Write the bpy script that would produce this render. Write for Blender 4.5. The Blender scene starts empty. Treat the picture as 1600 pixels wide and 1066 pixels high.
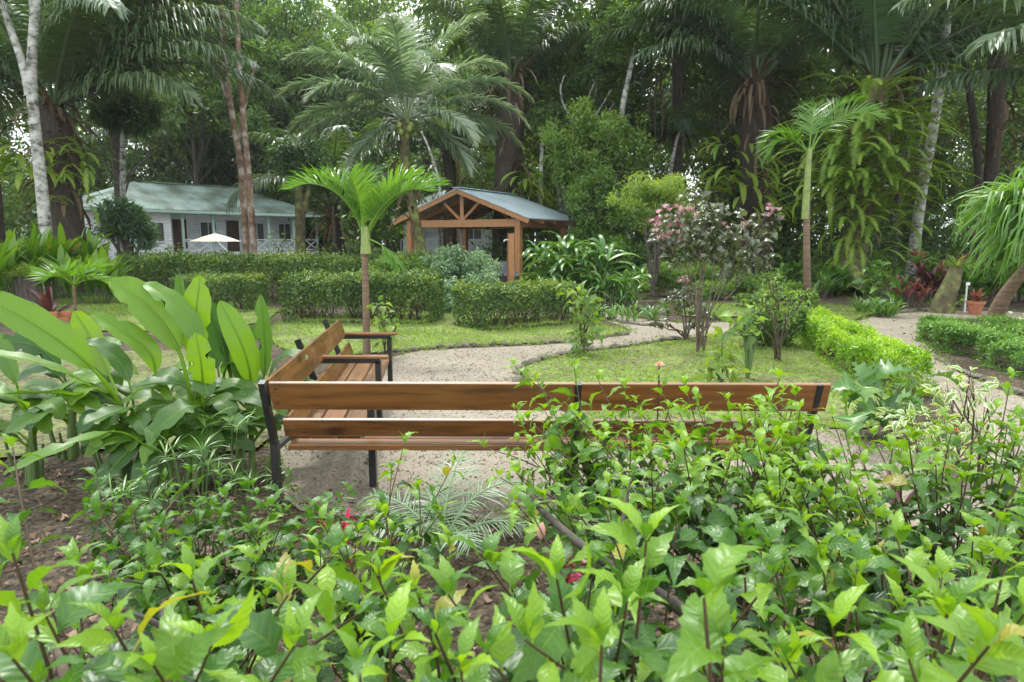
import bpy, math, random
import numpy as np
from mathutils import Vector, Matrix

# ------------------------------------------------------------------ camera, sky, sun, exposure
SC = bpy.context.scene
COL = SC.collection
F, H = 1080.0, 1.6
PIT = math.atan(157 / 1080)
cam = bpy.data.objects.new('camera', bpy.data.cameras.new('camera'))
COL.objects.link(cam)
cam.location = (0, 0, H)
cam.rotation_euler = (math.pi / 2 - PIT, 0, 0)
cam.data.sensor_width = 36
cam.data.lens = 36 * F / 1600
cam.data.clip_start = 0.05
cam.data.clip_end = 600
cam.data.dof.use_dof = True
cam.data.dof.focus_distance = 4.5
cam.data.dof.aperture_fstop = 7.1
SC.camera = cam

W = bpy.data.worlds.new('World')
SC.world = W
W.use_nodes = True
wn, wl = W.node_tree.nodes, W.node_tree.links
wn.clear()
sky = wn.new('ShaderNodeTexSky')
sky.sky_type = 'NISHITA'
sky.sun_disc = False
SUN_EL, SUN_AZ = math.radians(62), math.radians(-20)
sky.sun_elevation = SUN_EL
sky.sun_rotation = SUN_AZ
sky.dust_density = 4.0
sky.air_density = 1.0
hs = wn.new('ShaderNodeHueSaturation')
hs.inputs['Saturation'].default_value = 0.25
mixw = wn.new('ShaderNodeMix')
mixw.data_type = 'RGBA'
mixw.inputs['Factor'].default_value = 0.7
mixw.inputs[7].default_value = (9.0, 9.5, 9.9, 1)     # even overcast veil
bg = wn.new('ShaderNodeBackground')
bg.inputs['Strength'].default_value = 0.125
wo = wn.new('ShaderNodeOutputWorld')
wl.new(sky.outputs[0], hs.inputs['Color'])
wl.new(hs.outputs[0], mixw.inputs[6])
wl.new(mixw.outputs[2], bg.inputs['Color'])
wl.new(bg.outputs[0], wo.inputs['Surface'])

sd = bpy.data.lights.new('sun', 'SUN')
sd.energy = 1.35
sd.angle = math.radians(10)
sd.color = (1.0, 0.975, 0.93)
sun = bpy.data.objects.new('sun', sd)
COL.objects.link(sun)
_sv = Vector((math.sin(SUN_AZ) * math.cos(SUN_EL), math.cos(SUN_AZ) * math.cos(SUN_EL), math.sin(SUN_EL)))
sun.rotation_euler = _sv.to_track_quat('Z', 'Y').to_euler()

SC.view_settings.view_transform = 'Standard'
SC.view_settings.look = 'None'
SC.view_settings.gamma = 1
SC.view_settings.use_curve_mapping = False
SC.view_settings.exposure = 1.33
HAZE = .0003
SC.render.engine = 'CYCLES'
SC.cycles.volume_bounces = 1
SC.cycles.max_bounces = 8
SC.cycles.diffuse_bounces = 4
SC.cycles.glossy_bounces = 2
SC.cycles.transmission_bounces = 5
SC.cycles.transparent_max_bounces = 4
SC.cycles.use_denoising = True
SC.cycles.sample_clamp_indirect = 6

# ------------------------------------------------------------------ helpers
def ray(px, py):
    dx = (px - 800) / F
    dy = (533 - py) / F
    return np.array([dx, math.cos(PIT) + dy * math.sin(PIT), -math.sin(PIT) + dy * math.cos(PIT)])

def at(px, py, Y):
    r = ray(px, py)
    s = Y / r[1]
    return np.array([r[0] * s, Y, H + r[2] * s])

def gz(px, py, z=0.0):
    r = ray(px, py)
    s = (z - H) / r[2]
    return np.array([r[0] * s, r[1] * s, z])

def A(*v): return np.array(v, float)
def nrm(v):
    v = np.asarray(v, float)
    return v / np.maximum(np.linalg.norm(v, axis=-1, keepdims=True), 1e-9)

class G:
    """collects geometry, builds ONE mesh"""
    def __init__(s):
        s.V = []; s.P = []; s.L = []; s.M = []; s.n = 0
    def add(s, V, F_, lf=None, m=0):
        V = np.asarray(V, np.float32).reshape(-1, 3)
        if lf is None: lf = np.zeros((len(V), 3), np.float32)
        lf = np.asarray(lf, np.float32)
        if lf.ndim == 1: lf = np.tile(lf, (len(V), 1))
        s.V.append(V); s.L.append(lf)
        if not isinstance(F_, (list, tuple)) or (len(F_) and not hasattr(F_[0], 'ndim')):
            F_ = [np.asarray(F_, np.int64)]
        for f in F_:
            if len(f):
                s.P.append(f + s.n); s.M.append(np.full(len(f), m, np.int32))
        s.n += len(V)
    def box(s, c, d, rz=0.0, m=0, t=0.0, rot=None):
        """c centre, d full size"""
        x, y, z = d[0] / 2, d[1] / 2, d[2] / 2
        v = np.array([(i, j, k) for i in (-x, x) for j in (-y, y) for k in (-z, z)])
        if rot is not None: v = v @ np.array(rot).T
        ca, sa = math.cos(rz), math.sin(rz)
        v = v @ np.array([[ca, sa, 0], [-sa, ca, 0], [0, 0, 1]])
        s.add(v + np.asarray(c), np.array([(0, 1, 3, 2), (4, 6, 7, 5), (0, 4, 5, 1), (2, 3, 7, 6), (0, 2, 6, 4), (1, 5, 7, 3)]), (0, 0, t), m)
    def beam(s, p, q, w, h, m=0, up=(0, 0, 1)):
        """box from p to q, width w, height h"""
        p, q = np.asarray(p, float), np.asarray(q, float)
        x = nrm(q - p); y = nrm(np.cross(up, x)); z = np.cross(x, y)
        v = []
        for e in (p, q):
            for a, b in ((-1, -1), (1, -1), (1, 1), (-1, 1)):
                v.append(e + y * a * w / 2 + z * b * h / 2)
        s.add(v, np.array([(0, 3, 2, 1), (4, 5, 6, 7), (0, 1, 5, 4), (1, 2, 6, 5), (2, 3, 7, 6), (3, 0, 4, 7)]), None, m)
    def tube(s, pts, rad, sides=6, m=0, t=0.0, cap=False):
        pts = np.asarray(pts, float); n = len(pts)
        rad = np.broadcast_to(np.asarray(rad, float), (n,))
        T = nrm(np.gradient(pts, axis=0))
        ref = A(1, 0, 0) if abs(T[0][0]) < .8 else A(0, 1, 0)
        u = nrm(np.cross(T, ref)); w = np.cross(T, u)
        a = np.linspace(0, 2 * math.pi, sides, endpoint=False)
        V = pts[:, None] + rad[:, None, None] * (np.cos(a)[None, :, None] * u[:, None] + np.sin(a)[None, :, None] * w[:, None])
        i = np.arange(n - 1)[:, None] * sides; j = np.arange(sides)[None]; k = (j + 1) % sides
        Fq = np.stack([i + j, i + k, i + sides + k, i + sides + j], -1).reshape(-1, 4)
        L = np.zeros((n * sides, 3)); L[:, 0] = np.repeat(np.linspace(0, 1, n), sides); L[:, 2] = t
        s.add(V.reshape(-1, 3), Fq, L, m)
        if cap:
            for base, sg in ((0, 1), ((n - 1) * sides, -1)):
                c = [base + q for q in range(sides)]
                Vc = V.reshape(-1, 3)[c]
                s.add(np.vstack([Vc, Vc.mean(0)]), np.array([(q, (q + 1) % sides, sides)[::sg] for q in range(sides)]), (0, 0, t), m)
    def scatter(s, tm, O, X, Y, Z, tint=None, m=0):
        """copies of a template (V,F,lf) with origins O and (scaled) axes, joined"""
        V, Fs, L = tm
        n = len(O); k = len(V)
        P = O[:, None] + V[None, :, 0, None] * X[:, None] + V[None, :, 1, None] * Y[:, None] + V[None, :, 2, None] * Z[:, None]
        LL = np.tile(L, (n, 1))
        if tint is not None: LL[:, 2] += np.repeat(tint, k)
        off = (np.arange(n) * k)
        s.add(P.reshape(-1, 3), [(f[None] + off[:, None, None]).reshape(-1, f.shape[1]) for f in Fs], LL, m)
    def merge(s, o, R=None, loc=(0, 0, 0), sc=1.0, tint=0.0):
        """append another G transformed"""
        for V, L in zip(o.V, o.L):
            v = V * sc
            if R is not None: v = v @ R.T
            s.V.append((v + np.asarray(loc)).astype(np.float32))
            l = L.copy(); l[:, 2] += tint; s.L.append(l)
        for p, mm in zip(o.P, o.M): s.P.append(p + s.n); s.M.append(mm)
        s.n += o.n
    def mesh(s, name, mats, smooth=True):
        me = bpy.data.meshes.new(name)
        V = np.concatenate(s.V).astype(np.float32)
        me.vertices.add(len(V)); me.vertices.foreach_set('co', V.ravel())
        idx = np.concatenate([p.ravel() for p in s.P]).astype(np.int32)
        cnt = np.concatenate([np.full(len(p), p.shape[1]) for p in s.P])
        st = np.concatenate([[0], np.cumsum(cnt)[:-1]]).astype(np.int32)
        me.loops.add(len(idx)); me.loops.foreach_set('vertex_index', idx)
        me.polygons.add(len(cnt)); me.polygons.foreach_set('loop_start', st)
        me.polygons.foreach_set('material_index', np.concatenate(s.M).astype(np.int32))
        me.polygons.foreach_set('use_smooth', np.full(len(cnt), bool(smooth)))
        at_ = me.attributes.new('lf', 'FLOAT_VECTOR', 'POINT')
        at_.data.foreach_set('vector', np.concatenate(s.L).astype(np.float32).ravel())
        for mm in (mats if isinstance(mats, (list, tuple)) else [mats]): me.materials.append(mm)
        me.update(calc_edges=True)
        return me

def tag(o, label=None, cat=None, group=None, kind=None):
    if label: o['label'] = label
    if cat: o['category'] = cat
    if group: o['group'] = group
    if kind: o['kind'] = kind
    return o
def thing(name, label, cat, loc=(0, 0, 0), group=None):
    o = bpy.data.objects.new(name, None); COL.objects.link(o)
    o.location = Vector([float(x) for x in loc]); o.empty_display_size = .1
    return tag(o, label, cat, group)
def part(name, me, root, mat=None, label=None, kind=None):
    """me: mesh; mat: placement in the parent's space"""
    o = bpy.data.objects.new(name, me); COL.objects.link(o)
    if root is not None: o.parent = root
    if mat is not None: o.matrix_basis = mat
    return tag(o, label, None, None, kind)
def single(name, me, label, cat, loc=(0, 0, 0), rz=0, group=None, sc=1.0):
    o = bpy.data.objects.new(name, me); COL.objects.link(o)
    o.location = Vector([float(x) for x in loc]); o.rotation_euler = (0, 0, rz); o.scale = (sc, sc, sc)
    return tag(o, label, cat, group)
def struct(name, me):
    o = bpy.data.objects.new(name, me); COL.objects.link(o); o['kind'] = 'structure'; return o
def stuff(name, me, label, cat=None):
    o = bpy.data.objects.new(name, me); COL.objects.link(o)
    return tag(o, label, cat or name.replace('_', ' '), None, 'stuff')
def mtx(o, x, y, z):
    m = Matrix.Identity(4)
    for i in range(3):
        m[i][0] = x[i]; m[i][1] = y[i]; m[i][2] = z[i]; m[i][3] = o[i]
    return m
def axes(d, up, size=1.0):
    """leaf axes: X along d, Z near up"""
    d = nrm(d); up = np.asarray(up, float)
    y = nrm(np.cross(up, d)); z = np.cross(d, y)
    sz = np.asarray(size, float)
    if sz.ndim: sz = sz[:, None]
    return d * sz, y * sz, z * sz

# ------------------------------------------------------------------ materials
def newmat(name):
    m = bpy.data.materials.new(name); m.use_nodes = True
    nt = m.node_tree; nt.nodes.clear()
    return m, nt.nodes, nt.links
def N(nd, t, **kw):
    n = nd.new('ShaderNode' + t)
    for k, v in kw.items():
        if k in n.inputs.keys(): n.inputs[k].default_value = v
        else: setattr(n, k, v)
    return n
def math_(nd, lk, op, a, b=None, clamp=False):
    n = nd.new('ShaderNodeMath'); n.operation = op; n.use_clamp = clamp
    for i, v in enumerate((a, b)):
        if v is None: continue
        if hasattr(v, 'is_linked') or hasattr(v, 'links'): lk.new(v, n.inputs[i])
        else: n.inputs[i].default_value = v
    return n.outputs[0]
def ramp(nd, lk, fac, stops):
    r = nd.new('ShaderNodeValToRGB')
    el = r.color_ramp.elements
    while len(el) > 1: el.remove(el[0])
    el[0].position = stops[0][0]; el[0].color = (*stops[0][1], 1)
    for p, c in stops[1:]:
        e = el.new(p); e.color = (*c, 1)
    lk.new(fac, r.inputs[0]); return r.outputs[0]

def leafmat(name, c0, c1, c2, rough=.42, trans=.35, veins=0, orand=.35, spec=.45, tip=None, varieg=None, coat=0, tcol=(1.75, 1.65, .5), aged=0):
    m, nd, lk = newmat(name)
    a = N(nd, 'Attribute', attribute_name='lf')
    sp = N(nd, 'SeparateXYZ'); lk.new(a.outputs['Vector'], sp.inputs[0])
    oi = N(nd, 'ObjectInfo')
    r = math_(nd, lk, 'MULTIPLY', math_(nd, lk, 'SUBTRACT', oi.outputs['Random'], .5), orand)
    fac = math_(nd, lk, 'ADD', sp.outputs[2], r, True)
    col = ramp(nd, lk, fac, [(0, c0), (.5, c1), (1, c2)])
    bumpsrc = None
    av = math_(nd, lk, 'ABSOLUTE', sp.outputs[1])
    if varieg:
        nz = N(nd, 'TexNoise', Scale=60.0); 
        v = math_(nd, lk, 'ADD', av, math_(nd, lk, 'MULTIPLY', math_(nd, lk, 'SUBTRACT', nz.outputs[0], .5), 1.2))
        v = math_(nd, lk, 'GREATER_THAN', v, .55)
        mx = N(nd, 'Mix', data_type='RGBA'); lk.new(v, mx.inputs[0]); lk.new(col, mx.inputs[6]); mx.inputs[7].default_value = (*varieg, 1)
        col = mx.outputs[2]
    if aged:
        nz2 = N(nd, 'TexNoise', Scale=28.0, Detail=3.0)
        edge = math_(nd, lk, 'MULTIPLY', math_(nd, lk, 'SUBTRACT', math_(nd, lk, 'ADD', math_(nd, lk, 'MULTIPLY', av, .28), nz2.outputs[0]), .86), 9.0, True)
        old = math_(nd, lk, 'GREATER_THAN', math_(nd, lk, 'FRACT', math_(nd, lk, 'MULTIPLY', oi.outputs['Random'], 7.31)), 1 - aged)
        mo = N(nd, 'Mix', data_type='RGBA'); lk.new(math_(nd, lk, 'MULTIPLY', old, .6), mo.inputs[0]); lk.new(col, mo.inputs[6]); mo.inputs[7].default_value = (.38, .30, .04, 1)
        mx = N(nd, 'Mix', data_type='RGBA'); lk.new(math_(nd, lk, 'MULTIPLY', edge, .8), mx.inputs[0]); lk.new(mo.outputs[2], mx.inputs[6]); mx.inputs[7].default_value = (.13, .075, .03, 1)
        col = mx.outputs[2]
    if tip:
        t = math_(nd, lk, 'MULTIPLY', math_(nd, lk, 'SUBTRACT', sp.outputs[0], .62), 3.2, True)
        mx = N(nd, 'Mix', data_type='RGBA'); lk.new(t, mx.inputs[0]); lk.new(col, mx.inputs[6]); mx.inputs[7].default_value = (*tip, 1)
        col = mx.outputs[2]
    if veins:
        # side veins run forward from the midrib
        k = math_(nd, lk, 'MULTIPLY', math_(nd, lk, 'SUBTRACT', sp.outputs[0], math_(nd, lk, 'MULTIPLY', av, .16)), float(veins))
        w = math_(nd, lk, 'ABSOLUTE', math_(nd, lk, 'SUBTRACT', math_(nd, lk, 'FRACT', k), .5))
        side = math_(nd, lk, 'MULTIPLY', math_(nd, lk, 'SUBTRACT', .11, w), 9.0, True)
        mid = math_(nd, lk, 'MULTIPLY', math_(nd, lk, 'SUBTRACT', .07, av), 14.0, True)
        vn = math_(nd, lk, 'MAXIMUM', math_(nd, lk, 'MULTIPLY', side, .5), mid)
        mx = N(nd, 'Mix', data_type='RGBA'); lk.new(math_(nd, lk, 'MULTIPLY', vn, .3), mx.inputs[0]); lk.new(col, mx.inputs[6])
        mx.inputs[7].default_value = (min(c2[0] * 1.35, .6), min(c2[1] * 1.25, .65), c2[2] * 1.5, 1)
        col = mx.outputs[2]
        bumpsrc = math_(nd, lk, 'SUBTRACT', w, math_(nd, lk, 'MULTIPLY', mid, .5))
    p = N(nd, 'BsdfPrincipled', Roughness=rough)
    p.inputs['Specular IOR Level'].default_value = spec
    if coat: p.inputs['Coat Weight'].default_value = coat; p.inputs['Coat Roughness'].default_value = .25
    lk.new(col, p.inputs['Base Color'])
    if bumpsrc is not None:
        b = N(nd, 'Bump', Strength=.38, Distance=.003); lk.new(bumpsrc, b.inputs['Height']); lk.new(b.outputs[0], p.inputs['Normal'])
    tr = N(nd, 'BsdfTranslucent')
    tm = N(nd, 'Mix', data_type='RGBA', blend_type='MULTIPLY'); tm.inputs[0].default_value = 1
    lk.new(col, tm.inputs[6]); tm.inputs[7].default_value = (*tcol, 1)
    lk.new(tm.outputs[2], tr.inputs['Color'])
    ms = N(nd, 'MixShader'); ms.inputs[0].default_value = trans
    lk.new(p.outputs[0], ms.inputs[1]); lk.new(tr.outputs[0], ms.inputs[2])
    o = N(nd, 'OutputMaterial'); lk.new(ms.outputs[0], o.inputs[0])
    return m

def plain(name, c0, c1=None, scale=8.0, rough=.7, bump=.0, dist=.01, metallic=0.0, stretch=None, detail=6.0, spec=.4, obj=True, stops=None, orand=0):
    """noise between two colours with bump"""
    m, nd, lk = newmat(name)
    p = N(nd, 'BsdfPrincipled', Roughness=rough, Metallic=metallic)
    p.inputs['Specular IOR Level'].default_value = spec
    tc = N(nd, 'TexCoord'); mp = N(nd, 'Mapping')
    lk.new(tc.outputs['Object' if obj else 'Generated'], mp.inputs[0])
    if stretch: mp.inputs['Scale'].default_value = stretch
    nz = N(nd, 'TexNoise', Scale=scale, Detail=detail, Roughness=.6); lk.new(mp.outputs[0], nz.inputs['Vector'])
    fac = nz.outputs[0]
    if orand:
        oi = N(nd, 'ObjectInfo')
        fac = math_(nd, lk, 'ADD', fac, math_(nd, lk, 'MULTIPLY', math_(nd, lk, 'SUBTRACT', oi.outputs['Random'], .5), orand), True)
    c1 = c1 or c0
    st = stops or [(.3, c0), (.7, c1)]
    lk.new(ramp(nd, lk, fac, st), p.inputs['Base Color'])
    if bump:
        b = N(nd, 'Bump', Strength=bump, Distance=dist); lk.new(nz.outputs[0], b.inputs['Height']); lk.new(b.outputs[0], p.inputs['Normal'])
    o = N(nd, 'OutputMaterial'); lk.new(p.outputs[0], o.inputs[0])
    return m

def woodmat(name, dark, light, axis=0, gloss=.35, coat=.3, knots=True):
    m, nd, lk = newmat(name)
    tc = N(nd, 'TexCoord'); mp = N(nd, 'Mapping'); oi = N(nd, 'ObjectInfo')
    sc = [14, 14, 14]; sc[axis] = 1.1
    mp.inputs['Scale'].default_value = sc
    ad = N(nd, 'VectorMath', operation='ADD')
    cb = N(nd, 'CombineXYZ'); k = math_(nd, lk, 'MULTIPLY', oi.outputs['Random'], 31.0)
    for i in range(3): lk.new(k, cb.inputs[i])
    lk.new(tc.outputs['Object'], ad.inputs[0]); lk.new(cb.outputs[0], ad.inputs[1])
    lk.new(ad.outputs[0], mp.inputs[0])
    nz = N(nd, 'TexNoise', Scale=1.6, Detail=8.0, Roughness=.62, Distortion=.6); lk.new(mp.outputs[0], nz.inputs['Vector'])
    fine = N(nd, 'TexNoise', Scale=9.0, Detail=3.0); lk.new(mp.outputs[0], fine.inputs['Vector'])
    f = math_(nd, lk, 'ADD', math_(nd, lk, 'MULTIPLY', nz.outputs[0], .8), math_(nd, lk, 'MULTIPLY', fine.outputs[0], .2))
    f = math_(nd, lk, 'ADD', f, math_(nd, lk, 'MULTIPLY', math_(nd, lk, 'SUBTRACT', oi.outputs['Random'], .5), .16))
    col = ramp(nd, lk, f, [(.32, dark), (.5, tuple(.5 * (a + b) for a, b in zip(dark, light))), (.68, light)])
    if knots:
        mk = N(nd, 'Mapping'); s2 = [4.2] * 3; s2[axis] = 2.3; mk.inputs['Scale'].default_value = s2
        lk.new(ad.outputs[0], mk.inputs[0])
        vo = N(nd, 'TexVoronoi', Scale=1.0); lk.new(mk.outputs[0], vo.inputs['Vector'])
        kf = math_(nd, lk, 'MULTIPLY', math_(nd, lk, 'SUBTRACT', .19, vo.outputs['Distance']), 9.0, True)
        mx = N(nd, 'Mix', data_type='RGBA'); lk.new(math_(nd, lk, 'MULTIPLY', kf, .8), mx.inputs[0]); lk.new(col, mx.inputs[6]); mx.inputs[7].default_value = (.025, .012, .006, 1)
        col = mx.outputs[2]
    wz = N(nd, 'TexNoise', Scale=2.3, Detail=7.0, Roughness=.7); lk.new(ad.outputs[0], wz.inputs['Vector'])
    wf = math_(nd, lk, 'MULTIPLY', math_(nd, lk, 'SUBTRACT', wz.outputs[0], .52), 5.0, True)
    mw = N(nd, 'Mix', data_type='RGBA'); lk.new(math_(nd, lk, 'MULTIPLY', wf, .2), mw.inputs[0]); lk.new(col, mw.inputs[6]); mw.inputs[7].default_value = (.25, .19, .13, 1)
    col = mw.outputs[2]
    p = N(nd, 'BsdfPrincipled', Roughness=gloss); lk.new(math_(nd, lk, 'ADD', math_(nd, lk, 'MULTIPLY', wf, .3), gloss), p.inputs['Roughness']); p.inputs['Coat Weight'].default_value = coat; p.inputs['Coat Roughness'].default_value = .25
    lk.new(col, p.inputs['Base Color'])
    b = N(nd, 'Bump', Strength=.25, Distance=.003); lk.new(f, b.inputs['Height']); lk.new(b.outputs[0], p.inputs['Normal'])
    o = N(nd, 'OutputMaterial'); lk.new(p.outputs[0], o.inputs[0])
    return m

def corrugated(name, c0, c1, axis, freq, rough=.5, nscale=.8, bd=.04):
    m, nd, lk = newmat(name)
    tc = N(nd, 'TexCoord'); sp = N(nd, 'SeparateXYZ'); lk.new(tc.outputs['Object'], sp.inputs[0])
    w = math_(nd, lk, 'SINE', math_(nd, lk, 'MULTIPLY', sp.outputs[axis], freq))
    nz = N(nd, 'TexNoise', Scale=nscale, Detail=6.0); lk.new(tc.outputs['Object'], nz.inputs[0])
    p = N(nd, 'BsdfPrincipled', Roughness=rough)
    lk.new(ramp(nd, lk, nz.outputs[0], [(.38, c0), (.62, c1)]), p.inputs['Base Color'])
    b = N(nd, 'Bump', Strength=1.0, Distance=.05); b.inputs['Distance'].default_value = bd; lk.new(w, b.inputs['Height']); lk.new(b.outputs[0], p.inputs['Normal'])
    o = N(nd, 'OutputMaterial'); lk.new(p.outputs[0], o.inputs[0])
    return m

def groundmat(name, stops, scale, bump, dist, scale2=1.2, amp=.5, rough=.9):
    m, nd, lk = newmat(name)
    tc = N(nd, 'TexCoord')
    a = N(nd, 'TexNoise', Scale=scale, Detail=8.0, Roughness=.7); lk.new(tc.outputs['Object'], a.inputs[0])
    b_ = N(nd, 'TexNoise', Scale=scale2, Detail=4.0); lk.new(tc.outputs['Object'], b_.inputs[0])
    vo = N(nd, 'TexVoronoi', Scale=scale * 1.7); lk.new(tc.outputs['Object'], vo.inputs['Vector'])
    f = math_(nd, lk, 'ADD', math_(nd, lk, 'MULTIPLY', a.outputs[0], 1 - amp), math_(nd, lk, 'MULTIPLY', b_.outputs[0], amp))
    sc_ = N(nd, 'SeparateColor'); lk.new(vo.outputs['Color'], sc_.inputs[0])
    f = math_(nd, lk, 'ADD', f, math_(nd, lk, 'MULTIPLY', math_(nd, lk, 'SUBTRACT', sc_.outputs[0], .5), .28))
    p = N(nd, 'BsdfPrincipled', Roughness=rough); p.inputs['Specular IOR Level'].default_value = .25
    lk.new(ramp(nd, lk, f, stops), p.inputs['Base Color'])
    h = math_(nd, lk, 'SUBTRACT', a.outputs[0], math_(nd, lk, 'MULTIPLY', vo.outputs['Distance'], .8))
    b = N(nd, 'Bump', Strength=bump, Distance=dist); lk.new(h, b.inputs['Height']); lk.new(b.outputs[0], p.inputs['Normal'])
    o = N(nd, 'OutputMaterial'); lk.new(p.outputs[0], o.inputs[0])
    return m

M = {}
M['hib'] = leafmat('hibiscus_leaf', (.014, .05, .017), (.055, .155, .018), (.21, .37, .018), rough=.37, trans=.36, veins=8, orand=.5, spec=.5, aged=.035)
M['varieg'] = leafmat('variegated_leaf', (.07, .17, .05), (.14, .28, .06), (.22, .36, .08), rough=.4, veins=7, varieg=(.6, .62, .42), trans=.3)
M['banana'] = leafmat('heliconia_leaf', (.032, .10, .03), (.10, .215, .02), (.20, .35, .012), rough=.36, trans=.42, veins=30, orand=.3, spec=.5, aged=.0001)  # yellow end of the ramp paints in the glow of backlit leaves
M['stemgreen'] = leafmat('green_stem', (.07, .13, .03), (.13, .2, .05), (.2, .26, .07), rough=.5, trans=.05)
M['stemred'] = leafmat('shoot_stem', (.05, .03, .015), (.10, .06, .03), (.12, .13, .035), rough=.55, trans=.05)
M['coco'] = leafmat('coconut_frond', (.10, .16, .085), (.20, .27, .17), (.33, .38, .25), rough=.3, trans=.34, spec=.7, tip=(.24, .27, .16), orand=.5, tcol=(1.35, 1.5, .9))
M['cohune'] = leafmat('cohune_frond', (.035, .075, .035), (.075, .135, .06), (.16, .22, .11), rough=.34, trans=.3, spec=.65, orand=.5)
M['limepalm'] = leafmat('young_palm_frond', (.05, .14, .03), (.105, .235, .03), (.24, .37, .05), rough=.33, trans=.36, orand=.3)
M['palepalm'] = leafmat('pale_palm_frond', (.13, .22, .12), (.22, .33, .20), (.3, .4, .25), rough=.4, trans=.3, orand=.2)
M['dead'] = leafmat('dead_frond', (.05, .035, .022), (.12, .085, .055), (.2, .15, .1), rough=.8, trans=.1, spec=.1)
M['fern'] = leafmat('fern', (.08, .17, .03), (.18, .30, .04), (.34, .44, .08), rough=.5, trans=.4, orand=.4)
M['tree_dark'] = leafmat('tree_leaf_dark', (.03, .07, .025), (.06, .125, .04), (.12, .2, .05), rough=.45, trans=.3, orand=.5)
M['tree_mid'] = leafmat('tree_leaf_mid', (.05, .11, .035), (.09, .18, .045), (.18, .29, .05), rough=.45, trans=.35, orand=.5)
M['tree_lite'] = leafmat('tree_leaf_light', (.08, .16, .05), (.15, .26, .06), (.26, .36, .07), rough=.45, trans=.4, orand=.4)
M['hedge'] = leafmat('hedge_leaf', (.025, .065, .02), (.08, .16, .032), (.25, .33, .065), rough=.4, trans=.3, orand=.2)
M['lime'] = leafmat('lime_hedge_leaf', (.05, .15, .02), (.165, .34, .028), (.37, .52, .05), rough=.4, trans=.4, orand=.1)
M['boxh'] = leafmat('low_hedge_leaf', (.05, .13, .03), (.11, .24, .045), (.2, .36, .07), rough=.4, trans=.3, orand=.1)
M['strap'] = leafmat('strap_leaf', (.04, .11, .03), (.08, .19, .04), (.18, .32, .06), rough=.3, trans=.3, orand=.5, spec=.55)
M['limestrap'] = leafmat('lime_strap_leaf', (.12, .2, .04), (.22, .33, .05), (.38, .45, .08), rough=.4, trans=.35, orand=.4)
M['red'] = leafmat('red_cordyline_leaf', (.08, .012, .018), (.22, .02, .04), (.42, .05, .10), rough=.35, trans=.3, orand=.4)
M['maroon'] = leafmat('maroon_leaf', (.03, .012, .014), (.08, .02, .03), (.15, .05, .06), rough=.3, trans=.2, orand=.4)
M['pinkleaf'] = leafmat('pink_leaf', (.15, .05, .05), (.3, .1, .1), (.45, .2, .16), rough=.4, trans=.3, orand=.4)
M['clero'] = leafmat('purple_green_leaf', (.055, .04, .035), (.085, .105, .06), (.14, .2, .09), rough=.3, trans=.2, orand=.3, spec=.6)
M['pink'] = leafmat('pink_petal', (.26, .07, .10), (.50, .26, .29), (.74, .64, .62), rough=.6, trans=.25, tcol=(1.2, 1.1, 1.1), orand=.8)
M['magenta'] = leafmat('magenta_petal', (.5, .01, .06), (.7, .02, .10), (.8, .06, .16), rough=.5, trans=.3, tcol=(1.3, 1, 1))
M['caladium'] = leafmat('white_caladium_leaf', (.45, .5, .42), (.6, .65, .55), (.75, .78, .7), rough=.5, trans=.3, orand=.3)
M['grass'] = leafmat('grass_blade', (.065, .12, .025), (.145, .26, .038), (.29, .39, .08), rough=.5, trans=.35)
M['litter'] = leafmat('dry_leaf', (.06, .035, .02), (.16, .10, .065), (.30, .21, .15), rough=.75, trans=.1, spec=.2)
M['blue'] = leafmat('blue_green_leaf', (.08, .16, .08), (.16, .27, .15), (.26, .38, .22), rough=.4, trans=.3)
M['wood'] = woodmat('varnished_bench_wood', (.055, .022, .006), (.25, .105, .025), axis=0)
M['wood_y'] = woodmat('varnished_bench_wood_side', (.12, .04, .012), (.40, .18, .06), axis=1)
M['post'] = woodmat('stained_timber', (.34, .15, .055), (.50, .25, .10), axis=2, gloss=.5, coat=.1, knots=False)
M['steel'] = plain('black_steel', (.012, .013, .013), (.03, .032, .03), 20, rough=.38, bump=.05, spec=.5)
M['bark'] = plain('grey_brown_bark', (.03, .025, .02), (.11, .095, .078), 5, rough=.9, bump=.7, dist=.02, stretch=(3, 3, .8))
M['barkpale'] = plain('pale_bark', (.16, .16, .14), (.58, .58, .54), 5, rough=.85, bump=.4, dist=.01, stretch=(.9, .9, 1.3), stops=[(.36, (.08, .08, .06)), (.46, (.26, .26, .22)), (.56, (.42, .42, .38)), (.68, (.52, .52, .49))])
M['barkred'] = plain('reddish_bark', (.13, .065, .04), (.32, .2, .14), 3, rough=.85, bump=.5, dist=.015, stops=[(.35, (.10, .055, .035)), (.5, (.24, .16, .11)), (.62, (.42, .38, .33))])
M['barkmoss'] = plain('mossy_bark', (.07, .05, .03), (.16, .2, .05), 4, rough=.95, bump=.8, dist=.03, stops=[(.35, (.07, .05, .035)), (.52, (.12, .12, .05)), (.65, (.24, .28, .07))])
M['palmbark'] = plain('fibrous_palm_bark', (.025, .02, .015), (.09, .07, .052), 6, rough=.95, bump=.9, dist=.03, stretch=(4, 4, 1))
M['ringtrunk'] = plain('young_palm_trunk', (.10, .06, .035), (.26, .18, .12), 3, rough=.8, bump=.5, dist=.01, stretch=(1, 1, 9))
M['crownshaft'] = plain('green_crownshaft', (.12, .18, .04), (.26, .32, .09), 6, rough=.4)
M['twig'] = plain('shrub_wood', (.05, .038, .026), (.16, .125, .09), 25, rough=.85, bump=.5, dist=.004)
M['soil'] = groundmat('soil', [(.3, (.022, .017, .010)), (.5, (.062, .048, .030)), (.68, (.14, .11, .072))], 22, .9, .03)
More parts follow.
